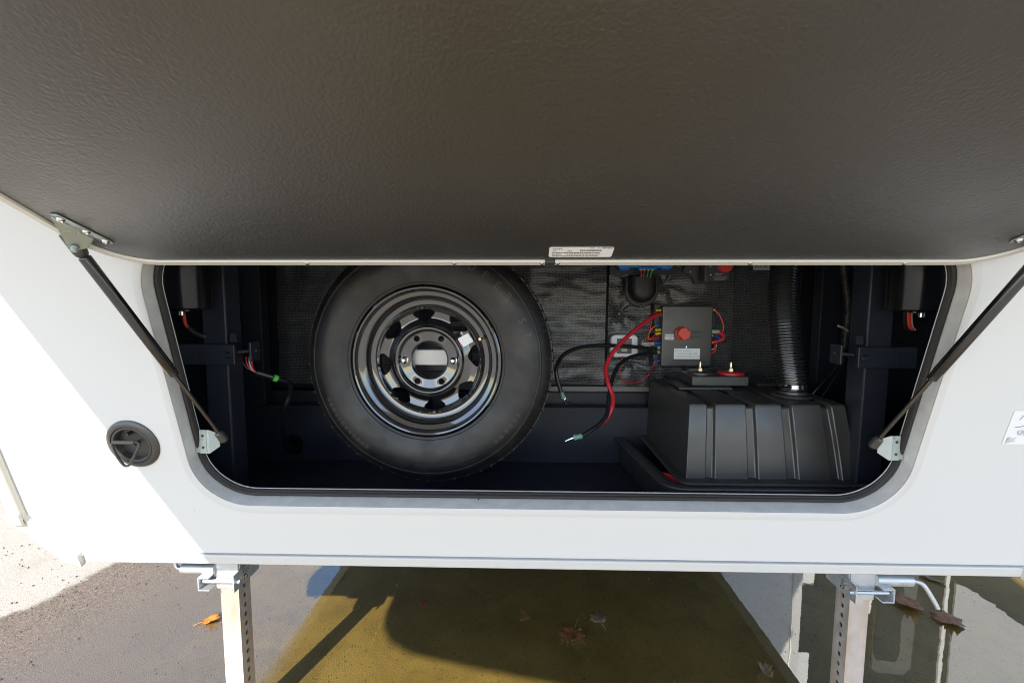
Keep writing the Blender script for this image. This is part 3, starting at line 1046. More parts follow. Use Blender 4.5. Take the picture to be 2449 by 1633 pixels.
for i in range(76):
    a0 = 2 * PI * i / 76
    wd = 2 * PI / 76 * 0.80
    sk_ = 0.03 if i % 2 else 0.02
    q = []
    for r in (0.3425, 0.3495):
        for y_, da in ((1.2745, 0.0), (1.302, sk_)):
            for aa in (a0 + da, a0 + da + wd):
                q.append(PT(r if y_ > 1.28 else r - 0.002, aa, y_))
    g.add(q, [(0, 1, 3, 2), (4, 6, 7, 5), (0, 4, 5, 1), (2, 3, 7, 6), (0, 2, 6, 4), (1, 5, 7, 3)])
obj('tread_blocks', g, 'tyre_rubber', TY, smooth=None, kind='stuff')
# shoulder sipes and moulding whiskers
g = G()
for i in range(120):
    a = 2 * PI * i / 120 + 0.01 * math.sin(i * 7)
    r0, r1 = (0.3300, 0.3405) if i % 2 else (0.3345, 0.3400)
    w = 0.0011 if i % 2 else 0.0008
    q = []
    for r in (r0, r1):
        for da in (-w / r, w / r):
            q.append(PT(r, a + da + (r - r0) * 1.5, side_y(r) - 0.0006))
    g.add(q, [(0, 1, 3, 2)])
obj('shoulder_sipes', g, 'letter_brown', TY, smooth=None, kind='stuff')
g = G()
for i in range(58):
    a = 2 * PI * i / 58 + random.uniform(-0.01, 0.01)
    p = Vector(PT(0.3435, a, 1.271)); q = Vector(PT(0.3435 + random.uniform(0.003, 0.006), a + random.uniform(-0.015, 0.015), 1.270 - random.uniform(0, 0.004)))
    g.sweep([p, q], [0.0013, 0.0007], 5)
obj('rubber_whiskers', g, 'whisker', TY, smooth=None, kind='stuff')
# moulded lettering
def arc_text(g, s, size, r, a0, step, lift=0.0010):
    a = a0
    for ch in s:
        if ch != ' ':
            vs, fs = text_mesh(ch, size, 'CENTER', 0.0003)
            def fr(x, y, z):
                rr = r + y
                return PT(rr, a + x / r, side_y(rr) - lift - z)
            g.add([fr(p.x, p.y, p.z) for p in vs], fs)
        a += step * (0.55 if ch == ' ' else 1.0)
    return g
for i, ch in enumerate('SUPER'):
    obj('raised_letter', arc_text(G(), ch, 0.030, 0.2885, R(19 + 8.3 * i), 0), 'letter_brown', TY, smooth=None)
for i, ch in enumerate('ST'):
    obj('raised_letter', arc_text(G(), ch, 0.029, 0.2885, R(66.5 + 8.2 * i), 0), 'letter_brown', TY, smooth=None)
g = G()
arc_text(g, 'SAFETY WARNING NOTE', 0.0095, 0.2745, R(-37), R(2.0))
obj('warning_lettering', g, 'letter_brown', TY, smooth=None, kind='stuff')
g = G()
rnd = random.Random(11)
def ring_bars(g, r, h, a0, a1, lo, hi, gap):
    a = a0
    while a < a1:
        w = R(rnd.uniform(lo, hi))
        q = [PT(rr, aa, side_y(rr) - 0.0007) for rr, aa in ((r - h / 2, a), (r - h / 2, a + w), (r + h / 2, a + w), (r + h / 2, a))]
        g.add(q, [(0, 1, 2, 3)])
        a += w + R(gap)
for j, r in enumerate((0.2655, 0.2605, 0.2555, 0.2505)):
    ring_bars(g, r, 0.0024, R(-46 + j), R(-8 - 2 * j), 0.5, 1.8, 0.5)
for j, r in enumerate((0.268, 0.262, 0.256, 0.250)):
    ring_bars(g, r, 0.0024, R(-98 + j * 2), R(-68 - j * 2), 0.4, 1.4, 0.6)
ring_bars(g, 0.250, 0.004, R(38), R(64), 0.6, 1.6, 0.7)
ring_bars(g, 0.2895, 0.013, R(-146), R(-112), 1.2, 2.2, 1.1)
ring_bars(g, 0.252, 0.007, R(-142), R(-118), 0.8, 1.6, 1.2)
ring_bars(g, 0.290, 0.004, R(150), R(186), 0.4, 1.2, 0.5)
ring_bars(g, 0.272, 0.004, R(172), R(186), 0.5, 1.5, 0.7)
ring_bars(g, 0.290, 0.012, R(118), R(140), 1.0, 2.0, 2.2)
obj('fine_lettering', g, 'letter_dim', TY, smooth=None, kind='stuff')
# rim barrel
g = G()
bp_ = [(0.2088, 1.262), (0.2100, 1.2490), (0.2078, 1.2440), (0.2045, 1.2425), (0.2005, 1.2440), (0.1975, 1.2500), (0.1955, 1.2560), (0.1925, 1.2580), (0.1845, 1.2600), (0.1775, 1.2640), (0.1745, 1.2700), (0.1720, 1.2810), (0.1700, 1.2860), (0.1660, 1.2880), (0.1580, 1.2890), (0.1555, 1.2870), (0.1535, 1.2820), (0.1520, 1.2800)]
g.lathe(bp_, (WC.x, 0, WC.z), (0, 1, 0), 128)
g.lathe([(0.1700, 1.2862), (0.1680, 1.33), (0.1760, 1.385), (0.1950, 1.40)], (WC.x, 0, WC.z), (0, 1, 0), 64)
RIM = obj('rim', g, 'wheel_gloss', SW, smooth=40)
# pressed disc with eight windows, six lug holes and the centre bore
def disc_y(r):
    P_ = [(0.0500, 1.2890), (0.0530, 1.2845), (0.0560, 1.2830), (0.0800, 1.2830), (0.0830, 1.2815), (0.0860, 1.2745), (0.0890, 1.2715), (0.0930, 1.2710), (0.0965, 1.2740), (0.1000, 1.2820), (0.1200, 1.2900), (0.1400, 1.2850), (0.1470, 1.2760), (0.1500, 1.2750), (0.1530, 1.2800)]
    for (r0, y0), (r1, y1) in zip(P_, P_[1:]):
        if r <= r1:
            u = min(1, max(0, (r - r0) / (r1 - r0)))
            return y0 + (y1 - y0) * u
    return P_[-1][1]
def circ(r, n, cx_=0.0, cy_=0.0):
    return [(cx_ + r * math.cos(2 * PI * k / n), cy_ + r * math.sin(2 * PI * k / n)) for k in range(n)]
wins = []
for i in range(8):
    a = R(-6 + 45 * i)
    tri = [(-0.029, 0.1365), (-0.020, 0.1405), (0.0, 0.1425), (0.020, 0.1405), (0.029, 0.1365), (0.030, 0.130), (0.022, 0.1225), (0.006, 0.1125), (-0.006, 0.1125), (-0.022, 0.1225), (-0.030, 0.130)]
    tri = [(x * 1.02, 0.1265 + (r_ - 0.1265) * 1.08) for x, r_ in tri]
    sm = [(p.x, p.y) for p in catmull([(x, y, 0) for x, y in tri + tri[:1]], 3)][:-1]
    wins.append([(x * math.cos(a) + y * math.sin(a), -x * math.sin(a) + y * math.cos(a)) for x, y in sm])
lugs = []
for i in range(6):
    a = R(-90 + 60 * i)
    lugs.append(circ(0.0088, 16, 0.0699 * math.sin(a), 0.0699 * math.cos(a)))
extra = []
for r in (0.053, 0.056, 0.080, 0.083, 0.086, 0.089, 0.091, 0.093, 0.0965, 0.098, 0.100, 0.104, 0.108, 0.112, 0.116, 0.120, 0.124, 0.128, 0.132, 0.136, 0.140, 0.1435, 0.147, 0.1485, 0.150):
    nn = 96
    for k_ in range(nn):
        extra.append((r * math.cos(2 * PI * k_ / nn), r * math.sin(2 * PI * k_ / nn)))
def near_loop(p, loops, d):
    for l in loops:
        for q in l:
            if abs(q[0] - p[0]) < d and abs(q[1] - p[1]) < d:
                return True
    return False
extra = [p for p in extra if not near_loop(p, wins + lugs, 0.0022)]
g = G()
fr = lambda x, y: (WC.x + x, disc_y(math.hypot(x, y)), WC.z + y)
v, f = fill_holes(circ(0.1530, 128), wins + lugs + [circ(0.0500, 64)], fr, extra)
g.add(v, f)
for h in wins:
    g.rings([[fr(*p) for p in h], [(fr(*p)[0] * 0.995 + WC.x * 0.005, fr(*p)[1] + 0.004, fr(*p)[2] * 0.995 + WC.z * 0.005) for p in h], [(fr(*p)[0], fr(*p)[1] + 0.013, fr(*p)[2]) for p in h]], cap=False)
for h in lugs:
    g.rings([[fr(*p) for p in h], [(fr(*p)[0], fr(*p)[1] + 0.010, fr(*p)[2]) for p in h]], cap=False)
b_ = circ(0.0500, 64)
g.rings([[fr(*p) for p in b_], [(fr(*p)[0], fr(*p)[1] + 0.012, fr(*p)[2]) for p in b_]], cap=False)
obj('wheel_disc', g, 'wheel_gloss', RIM, smooth=50)
for i in (0, 3):
    a = R(-90 + 60 * i)
    g = G()
    g.lathe([(0.0001, -0.016), (0.0045, -0.016), (0.0065, -0.013), (0.0085, -0.010), (0.0085, -0.004), (0.0105, -0.003), (0.0105, 0.002)], (WC.x + 0.0699 * math.sin(a), 1.283, WC.z + 0.0699 * math.cos(a)), (0, 1, 0), 24)
    obj('lug_nut', g, 'chrome', RIM, smooth=30)
g = G()
va = R(67)
p = Vector(PT(0.163, va, 1.289)); q = Vector(PT(0.160, va, 1.262))
g.sweep([p, p * 0.6 + q * 0.4, q], [0.006, 0.0052, 0.0042], 12)
obj('valve_stem', g, 'brass', RIM)
# warning sticker on the disc
def SK(u, v_, h=0.0):
    a = R(61)
    r = 0.1195 + v_
    x = r * math.sin(a) + u * math.cos(a)
    z = r * math.cos(a) - u * math.sin(a)
    y = disc_y(math.hypot(x, z))
    return (WC.x + x, min(y, 1.287) - 0.003 - h, WC.z + z)
g = G(); g.prism(rrect(-0.014, 0.014, -0.018, 0.018, 0.002, 3), lambda a, b, h: SK(a, b, h), 0.0, 0.0008)
sk = obj('wheel_sticker', g, 'paper', RIM, smooth=None)
for nm, v0, v1, c in (('sticker_band', 0.001, 0.006, 'orange_print'), ('sticker_band', -0.0175, -0.0145, 'red_ink'), ('sticker_band', 0.014, 0.0172, 'pen_ink')):
    g = G(); g.add([SK(-0.0135, v0, 0.0012), SK(0.0135, v0, 0.0012), SK(0.0135, v1, 0.0012), SK(-0.0135, v1, 0.0012)], [(0, 1, 2, 3)])
    obj(nm, g, c, RIM, smooth=None)
g = G()
for v0 in (-0.003, -0.006, -0.009, -0.012, 0.0105):
    bars(g, -0.011, 0.011, v0, 0.0012, 0.003, lambda a, b: SK(a, b, 0.0012), random.Random(int(v0 * 1e4)))
obj('sticker_lines', g, 'grey_print', RIM, smooth=None)

g = G()
g.box(WC.x - 0.03, WC.x + 0.03, 1.425, 1.47, FZ, 1.02)
g.box(WC.x - 0.11, WC.x + 0.11, 1.418, 1.4245, 0.96, 1.02)
obj('wheel_carrier', g, 'black_paint', RV, smooth=None)
SW.rotation_euler = (0, 0, R(-3.5))
SW.location.x -= 0.006
SW.scale = (1.014, 1.0, 1.008)
# grey module on the bay wall seen through the hub
t = thing('wall_module', 'plain grey electronic module seen through the wheel centre', 'module', (-0.26, 1.40, 1.04))
g = G(); g.box(WC.x - 0.085, WC.x + 0.085, 1.316, 1.40, 1.0525, 1.0975)
obj('case', g, 'module_grey', t, smooth=None, bevel=(0.003, 2))
g = G(); g.box(WC.x - 0.10, WC.x + 0.10, 1.4005, 1.417, 1.021, 1.125)
obj('back_plate', g, 'black_paint', t, smooth=None, bevel=(0.002, 1))

# ------------------------------------------------------------------ battery tray and ribbed box
TZ = 0.757
tr_o = []
def tray_loop(off, r):
    """outline of the tray, slightly askew on the floor"""
    P = rrect(0.372 - off, 0.955 + off, 1.150 - off, 1.66 + off, r, 8)
    return [(x - 0.10 * (y - 1.15), y) for x, y in P]
t = thing('battery_tray', 'low black plastic tray under the ribbed battery box', 'tray', (0.65, 1.40, FZ))
g = G()
L0 = tray_loop(0.0, 0.055); L1 = tray_loop(-0.034, 0.035); L2 = tray_loop(-0.040, 0.03); L3 = tray_loop(-0.012, 0.05); L4 = tray_loop(-0.02, 0.05)
def zz(L, z):
    return [(x, y, z) for x, y in L]
g.rings([zz(L4, FZ + 0.001), zz(L3, TZ - 0.014), zz(L0, TZ - 0.012), zz(L0, TZ - 0.003), zz(tray_loop(-0.004, 0.052), TZ), zz(L1, TZ), zz(L2, TZ - 0.004), zz(tray_loop(-0.05, 0.03), FZ + 0.006)], cap=False)
g.add(zz(tray_loop(-0.05, 0.03), FZ + 0.006), [tuple(range(len(L0)))])
obj('tray_shell', g, 'black_plastic', t, smooth=40)
g = G()
g.sweep(zz(tray_loop(-0.003, 0.053), TZ - 0.004), 0.0055, 8, closed=True)
obj('rolled_rim', g, 'black_plastic', t, smooth=40)
t = thing('loose_wire', 'dark red wire coiled in the tray gap beside the ribbed box', 'wire', (0.41, 1.25, FZ + 0.01))
g = G()
g.sweep(catmull([(0.400, 1.33, 0.73), (0.392, 1.29, 0.745), (0.415, 1.25, 0.752), (0.425, 1.22, 0.742), (0.40, 1.24, 0.733), (0.385, 1.30, 0.732), (0.405, 1.26, 0.745), (0.43, 1.21, 0.735)], 6), 0.0045, 8)
obj('strand', g, 'red_cable', t)

BX = thing('battery_box', 'black ribbed plastic battery box with two terminal studs on top', 'battery box', (0.66, 1.40, TZ))
zb_, zt_ = TZ + 0.004, 0.9655
segs = [(0.0, 'r'), (0.112, 'r'), (0.120, 'g'), (0.160, 'g'), (0.170, 'r'), (0.362, 'r'), (0.370, 'g'), (0.415, 'g'), (0.426, 'r'), (0.590, 'r'), (0.600, 'g'), (0.648, 'g'), (0.660, 'r'), (0.845, 'r'), (0.855, 'g'), (0.900, 'g'), (0.912, 'r'), (1.0, 'r')]
cols = []
for u, kd in segs:
    dpt = 0.010 if kd == 'g' else 0.0
    xb = 0.441 + u * (0.899 - 0.441)
    xt = 0.4515 + u * (0.866 - 0.4515)
    xk = 0.470 + u * (0.850 - 0.470)
    yb_, yt_ = 1.1995 + dpt, 1.222 + dpt
    col = [(xb, yb_ - 0.004, zb_), (xb + (xt - xb) * 0.04, yb_ + 0.001, zb_ + 0.005)]
    col.append((xb + (xt - xb) * 0.5, (yb_ + yt_) / 2, (zb_ + zt_) / 2))
    col.append((xt, yt_ - 0.001, zt_ - 0.010 - dpt * 0.6))
    col.append((xt, yt_ + 0.003, zt_ - 0.003 - dpt * 0.8))
    col.append((xt, yt_ + 0.010, zt_ - dpt))
    col.append((xt, 1.42, zt_ - dpt))
    col.append((xt, 1.590, zt_ - dpt))
    col.append((xt, 1.602, zt_ - 0.010))
    col.append((xb, 1.63, zb_))
    cols.append(col)
g = G()
m_ = len(cols[0])
vs = [p for c in cols for p in c]
fs = [(i * m_ + j, (i + 1) * m_ + j, (i + 1) * m_ + j + 1, i * m_ + j + 1) for i in range(len(cols) - 1) for j in range(m_ - 1)]
fs.append(tuple(range(m_)))
fs.append(tuple((len(cols) - 1) * m_ + j for j in range(m_))[::-1])
g.add(vs, fs)
obj('lid', g, 'black_plastic', BX, smooth=25, bevel=(0.003, 2))
g = G()
fl = rrect(0.418, 0.922, 1.168, 1.645, 0.03, 6)
g.rings([zz(fl, TZ + 0.0015), zz(fl, TZ + 0.006), zz(rrect(0.421, 0.919, 1.171, 1.642, 0.028, 6), TZ + 0.0075), zz(rrect(0.44, 0.90, 1.19, 1.63, 0.02, 6), TZ + 0.0075)])
g.sweep([(x, y, TZ + 0.005) for x, y in fl], 0.0042, 8, closed=True)
obj('lid_flange', g, 'black_plastic', BX, smooth=40)
g = G()
for q in ((0.485, 0.650, 1.405, 1.56, zt_ + 0.0005, zt_ + 0.009), (0.76, 0.83, 1.47, 1.55, zt_ + 0.0005, zt_ + 0.012)):
    obj('raised_pad', G().box(*q), 'black_plastic', BX, smooth=None, bevel=(0.002, 1))
g = G()
g.box(0.532, 0.708, 1.425, 1.545, zt_ + 0.0095, zt_ + 0.040)
obj('terminal_block', g, 'black_plastic', BX, smooth=None, bevel=(0.003, 2))
ZT = zt_ + 0.0402
for x_, y_, c in ((0.578, 1.485, 'black_plastic'), (0.674, 1.478, 'red_cable')):
    g = G()
    g.lathe([(0.040, 0.0), (0.040, 0.006), (0.036, 0.0085), (0.020, 0.0095), (0.012, 0.0095)], (x_, y_, ZT), (0, 0, 1), 36)
    obj('terminal_ring', g, c, BX, smooth=40)
    g = G()
    g.lathe([(0.015, 0.0095), (0.015, 0.012), (0.0095, 0.012)], (x_, y_, ZT), (0, 0, 1), 24)
    g.lathe([(0.0098, 0.012), (0.0098, 0.018), (0.0055, 0.0195)], (x_, y_, ZT), (0, 0, 1), 6)
    g.lathe([(0.0048, 0.0195), (0.0048, 0.038), (0.0038, 0.040), (0.0001, 0.040)], (x_, y_, ZT), (0, 0, 1), 14)
    obj('terminal_stud', g, 'brass', BX, smooth=30)

# ------------------------------------------------------------------ corrugated vent hose
HS = thing('vent_hose', 'black corrugated vent hose rising from the ribbed battery box', 'hose', (0.79, 1.33, zt_))
hp = catmull([(0.790, 1.335, 0.968), (0.789, 1.337, 1.000), (0.785, 1.345, 1.045), (0.781, 1.358, 1.100), (0.781, 1.380, 1.185), (0.785, 1.400, 1.270), (0.795, 1.415, 1.345), (0.805, 1.425, 1.42), (0.81, 1.43, 1.50)], 40)
acc = [0.0]
for a, b in zip(hp, hp[1:]):
    acc.append(acc[-1] + (b - a).length)
tot = acc[-1]
path, rads = [], []
pitch = 0.0092
nst = int(tot / (pitch / 8))
j = 0
for i in range(nst + 1):
    s_ = tot * i / nst
    while j < len(acc) - 2 and acc[j + 1] < s_:
        j += 1
    u = (s_ - acc[j]) / max(1e-9, acc[j + 1] - acc[j])
    path.append(hp[j].lerp(hp[j + 1], u))
    ph = math.sin(2 * PI * s_ / pitch)
    rads.append((0.0365 if s_ < 0.03 else 0.0385) + (0.0032 * (1 if ph > 0.25 else (-1 if ph < -0.25 else ph * 4)) if s_ > 0.012 else 0))
g = G()
g.sweep(path, rads, 30)
obj('corrugated_tube', g, 'black_gloss', HS, smooth=60)
g = G()
g.lathe([(0.0405, -0.0065), (0.0415, -0.006), (0.0415, 0.006), (0.0405, 0.0065)], (0.7895, 1.3365, 0.995), (-0.03, 0.04, 1), 40)
g.sweep([(0.760, 1.296, 0.995), (0.738, 1.293, 0.995)], 0.0065, 10)
g.sweep([(0.738, 1.293, 0.995), (0.730, 1.293, 0.995)], 0.0085, 6)
obj('hose_clamp', g, 'chrome', HS, smooth=40)
g = G()
g.lathe([(0.055, 0.0), (0.052, 0.006), (0.040, 0.008), (0.038, 0.016)], (0.790, 1.335, zt_), (0, 0, 1), 36)
obj('hose_collar', g, 'black_plastic', HS, smooth=40)

# ------------------------------------------------------------------ power control box
PB = thing('power_control_box', 'flat black power control box with a red knob and white label', 'control box', (0.58, 1.65, 1.0))
g = G(); g.box(0.490, 0.667, 1.615, 1.645, 1.008, 1.223)
obj('cover', g, 'black_plastic', PB, smooth=None, bevel=(0.004, 3))
g = G(); g.box(0.468, 0.690, 1.646, 1.685, 1.002, 1.229)
obj('base', g, 'black_paint', PB, smooth=None, bevel=(0.002, 1))
g = G()
g.lathe([(0.0245, 0.0), (0.0245, 0.006), (0.0225, 0.008)], (0.559, 1.6145, 1.127), (0, -1, 0), 32, cap=True)
tri = []
for k_ in range(40):
    a = 2 * PI * k_ / 40
    r = 0.0215 - 0.0042 * max(0, math.cos(2 * (a - R(45)))) ** 4
    tri.append((r * math.cos(a), r * math.sin(a)))
g.prism(tri, lambda a, b, h: (0.559 + a, 1.6065 - h, 1.127 + b), 0.0, 0.022)
obj('knob', g, 'red_knob', PB, smooth=40, bevel=(0.0015, 2))
fY = lambda y: (lambda cx_, cz_: (lambda x, z, h=0: (cx_ + x, y - h, cz_ + z)))
F1 = fY(1.6146)
g = G(); q = F1(0, 0)
def plate(x0, x1, z0, z1, y):
    return G().box(x0, x1, y - 0.0006, y, z0, z1)
pl_ = obj('power_label', plate(0.500, 0.531, 1.104, 1.124, 1.6148), 'label_white', PB, smooth=None)
g = G(); text_on(g, 'POWER', 0.0085, lambda x, z, h: (0.5155 + x, 1.6138, 1.117 + z)); text_on(g, 'OFF', 0.006, lambda x, z, h: (0.5185 + x, 1.6138, 1.1085 + z))
obj('power_lettering', g, 'ink', PB, smooth=None)
lb = obj('hookup_label', plate(0.5345, 0.6255, 1.0355, 1.0735, 1.6148), 'paper', PB, smooth=None)
g = G()
for i, s_ in enumerate(('BATTERY HOOKUP', '(+) POSITIVE TO RED WIRE', '(-) NEGATIVE TO BLACK WIRE')):
    text_on(g, s_, 0.0076, lambda x, z, h, i=i: (0.5375 + x * 0.86, 1.6138, 1.0645 - i * 0.0100 + z), 'LEFT')
obj('hookup_lettering', g, 'grey_print', PB, smooth=None)
g = G()
for q in ((0.594, 0.632, 1.125, 1.136), (0.582, 0.627, 1.108, 1.119), (0.530, 0.618, 1.0275, 1.0335)):
    obj('dark_label', plate(*q, 1.6148), 'dim_print', PB, smooth=None)
g = G(); g.lathe([(0.0001, 0.0045), (0.0035, 0.004), (0.005, 0.0)], (0.5775, 1.615, 1.0785), (0, -1, 0), 12)
obj('screw', g, 'chrome', PB)
# crimped wires down the left flank
def crimp(par, p, d, m, L=0.018, r=0.0048, sq=1.0):
    g = G(); p = Vector(p); d = Vector(d).normalized()
    g.sweep([p, p + d * L * 0.15, p + d * L * 0.5, p + d * L * 0.85, p + d * L], [r * 0.8, r, r * 0.8, r, r * 0.85], 10, flat=sq)
    return obj('crimp_connector', g, m, par)
def wire(par, pts, r, m, name='wire'):
    g = G(); g.sweep(catmull(pts, 6), r, 8)
    return obj(name, g, m, par)
for z_, m, r in ((1.208, 'yellow_crimp', 0.0048), (1.193, 'clear_crimp', 0.0085), (1.154, 'blue_crimp', 0.0044), (1.138, 'yellow_crimp', 0.005), (1.125, 'yellow_crimp', 0.005), (1.090, 'blue_crimp', 0.0065), (1.074, 'clear_crimp', 0.0075), (1.058, 'clear_crimp', 0.0078), (1.026, 'blue_crimp', 0.0046)):
    crimp(PB, (0.490, 1.632, z_), (-1, -0.15, -0.06 if z_ > 1.12 else 0.0), m, 0.026 if r > 0.007 else 0.020, r)
wire(PB, [(0.470, 1.628, 1.207), (0.458, 1.622, 1.195), (0.452, 1.618, 1.160), (0.446, 1.620, 1.120), (0.440, 1.628, 1.102)], 0.0024, 'red_cable')
wire(PB, [(0.470, 1.628, 1.152), (0.458, 1.620, 1.145), (0.447, 1.617, 1.130), (0.444, 1.624, 1.104)], 0.0024, 'orange_wire')
wire(PB, [(0.470, 1.628, 1.137), (0.452, 1.615, 1.130), (0.436, 1.612, 1.112), (0.428, 1.62, 1.095)], 0.0022, 'whisker')
wire(PB, [(0.470, 1.628, 1.122), (0.458, 1.620, 1.112), (0.446, 1.62, 1.103), (0.440, 1.63, 1.101)], 0.0024, 'red_cable')
wire(PB, [(0.486, 1.628, 1.112), (0.466, 1.620, 1.107), (0.450, 1.625, 1.102)], 0.0034, 'red_cable')
wire(PB, [(0.466, 1.626, 1.092), (0.450, 1.616, 1.092), (0.430, 1.614, 1.091), (0.424, 1.625, 1.095), (0.440, 1.64, 1.100)], 0.0032, 'white_wire')
wire(PB, [(0.466, 1.626, 1.087), (0.450, 1.617, 1.084), (0.430, 1.615, 1.084), (0.422, 1.628, 1.088)], 0.0032, 'white_wire')
# right flank
crimp(PB, (0.670, 1.632, 1.209), (1, -0.1, 0), 'yellow_crimp', 0.010, 0.004)
crimp(PB, (0.668, 1.626, 1.132), (1, -0.1, 0), 'clear_crimp', 0.026, 0.0085)
crimp(PB, (0.668, 1.630, 1.118), (1, -0.1, 0), 'yellow_crimp', 0.006, 0.004)
crimp(PB, (0.668, 1.630, 1.092), (1, -0.1, 0), 'yellow_crimp', 0.006, 0.004)
wire(PB, [(0.678, 1.630, 1.208), (0.692, 1.622, 1.190), (0.703, 1.616, 1.160), (0.704, 1.616, 1.138), (0.698, 1.62, 1.122)], 0.0028, 'red_cable')
wire(PB, [(0.690, 1.622, 1.128), (0.704, 1.614, 1.122), (0.706, 1.616, 1.108), (0.692, 1.626, 1.100), (0.672, 1.636, 1.094)], 0.0058, 'red_cable')
wire(PB, [(0.674, 1.630, 1.118), (0.690, 1.620, 1.113), (0.698, 1.622, 1.100), (0.684, 1.636, 1.09)], 0.0024, 'blue_crimp')
wire(PB, [(0.686, 1.634, 1.092), (0.682, 1.628, 1.078), (0.684, 1.626, 1.066), (0.670, 1.636, 1.050)], 0.0040, 'red_cable')
wire(PB, [(0.690, 1.634, 1.086), (0.684, 1.628, 1.074), (0.670, 1.634, 1.066)], 0.0022, 'white_wire')

# ------------------------------------------------------------------ cables
def cable(label, pts, r, m, group=None):
    t = thing('battery_cable', label, 'cable', tuple(pts[-1]), group)
    g = G(); g.sweep(catmull(pts, 8), r, 12)
    obj('cable', g, m, t)
    return t
t = cable('thick red battery cable curving down from the control box', [(0.475, 1.600, 1.194), (0.445, 1.580, 1.184), (0.371, 1.540, 1.138), (0.304, 1.500, 1.081), (0.270, 1.470, 1.030), (0.270, 1.440, 0.985), (0.283, 1.420, 0.943), (0.278, 1.400, 0.911), (0.259, 1.390, 0.877), (0.234, 1.380, 0.859)], 0.0072, 'red_cable')
crimp(t, (0.236, 1.380, 0.861), (-0.8, -0.1, -0.55), 'brass', 0.022, 0.006)
t = cable('black battery cable looping left to a ring lug', [(0.467, 1.600, 1.075), (0.426, 1.580, 1.077), (0.353, 1.550, 1.087), (0.261, 1.520, 1.092), (0.184, 1.480, 1.089), (0.130, 1.440, 1.070), (0.106, 1.410, 1.038), (0.104, 1.400, 1.011), (0.116, 1.400, 0.967), (0.121, 1.400, 0.955)], 0.0065, 'black_cable')
crimp(t, (0.120, 1.400, 0.958), (0.35, 0, -1), 'teal_crimp', 0.022, 0.0078)
g = G()
g.lathe([(0.0045, -0.001), (0.0090, -0.001), (0.0090, 0.001), (0.0045, 0.001)], (0.1365, 1.398, 0.928), (0, 1, 0.15), 24, closed=True)
g.box(0.129, 0.134, 1.397, 1.400, 0.932, 0.942)
obj('ring_lug', g, 'chrome', t, smooth=40)
t = cable('black battery cable dropping to the tray rim with a loose lug', [(0.468, 1.600, 1.060), (0.427, 1.580, 1.059), (0.365, 1.540, 1.051), (0.318, 1.500, 1.030), (0.290, 1.460, 0.994), (0.275, 1.430, 0.954), (0.266, 1.400, 0.911), (0.257, 1.380, 0.888), (0.234, 1.360, 0.869), (0.208, 1.340, 0.857), (0.175, 1.320, 0.843)], 0.0065, 'black_cable')
crimp(t, (0.176, 1.320, 0.843), (-1, 0, -0.2), 'teal_crimp', 0.026, 0.0090)
g = G()
g.sweep([(0.150, 1.320, 0.837), (0.142, 1.320, 0.834), (0.126, 1.319, 0.827)], [0.004, 0.003, 0.0012], 8)
obj('bare_tip', g, 'chrome', t)
t = thing('thin_wire', 'thin red wire sagging in a loop below the black cables', 'wire', (0.40, 1.655, 0.941))
g = G(); g.sweep(catmull([(0.479, 1.620, 1.027), (0.466, 1.620, 1.018), (0.464, 1.655, 0.979), (0.437, 1.655, 0.953), (0.400, 1.655, 0.941), (0.367, 1.655, 0.950), (0.353, 1.655, 0.978), (0.359, 1.655, 1.012), (0.362, 1.655, 1.04)], 8), 0.0021, 8)
obj('strand', g, 'red_cable', t)

# ------------------------------------------------------------------ small devices on the back wall
t = thing('monitor_module', 'rounded white-framed monitor module behind the red cable', 'monitor', (0.368, 1.68, 1.035))
g = G()
outl = rrect(0.319, 0.418, 1.036, 1.117, 0.018, 6)
g.rings([[(a, y, b) for a, b in l] for l, y in ((outl, 1.682), (outl, 1.660), (rrect(0.322, 0.415, 1.039, 1.114, 0.016, 6), 1.657))])
obj('frame', g, 'white_case', t, smooth=30)
obj('face', plate(0.341, 0.395, 1.049, 1.104, 1.6565), 'grey_face', t, smooth=None)
g = G()
bars(g, 0.350, 0.387, 1.0945, 0.0032, 0.006, lambda a, b: (a, 1.6555, b), random.Random(2), 0.2)
text_on(g, '50', 0.016, lambda x, z, h: (0.3725 + x, 1.6555, 1.0835 + z))
obj('orange_lettering', g, 'orange_print', t, smooth=None)
g = G()
bars(g, 0.360, 0.380, 1.0735, 0.003, 0.004, lambda a, b: (a, 1.6555, b), random.Random(4), 0.3)
obj('white_lettering', g, 'label_white', t, smooth=None)
obj('face_label', plate(0.358, 0.379, 1.057, 1.066, 1.6562), 'label_white', t, smooth=None)

t = thing('solar_controller', 'blue charge controller on a black plate under the door edge', 'controller', (0.43, 1.66, 1.335))
obj('back_plate', G().box(0.314, 0.552, 1.676, 1.686, 1.335, 1.48), 'black_paint', t, smooth=None)
obj('case', G().box(0.336, 0.526, 1.630, 1.675, 1.357, 1.46), 'blue_case', t, smooth=None, bevel=(0.004, 2))
g = G()
g.box(0.405, 0.470, 1.626, 1.66, 1.350, 1.36)
g.box(0.340, 0.375, 1.632, 1.66, 1.349, 1.36)
g.box(0.486, 0.520, 1.632, 1.66, 1.351, 1.36)
obj('terminal_cover', g, 'blue_case', t, smooth=None, bevel=(0.002, 1))
for x_, m, x2 in ((0.416, 'red_cable', 0.417), (0.428, 'red_cable', 0.423), (0.441, 'green_wire', 0.437), (0.456, 'green_wire', 0.446)):
    crimp(t, (x_, 1.636, 1.362), (0, 0, -1), 'yellow_crimp', 0.015, 0.0052)
    wire(t, [(x_, 1.636, 1.349), ((x_ + x2) / 2, 1.632, 1.336), (x2, 1.636, 1.318)], 0.0026, m)

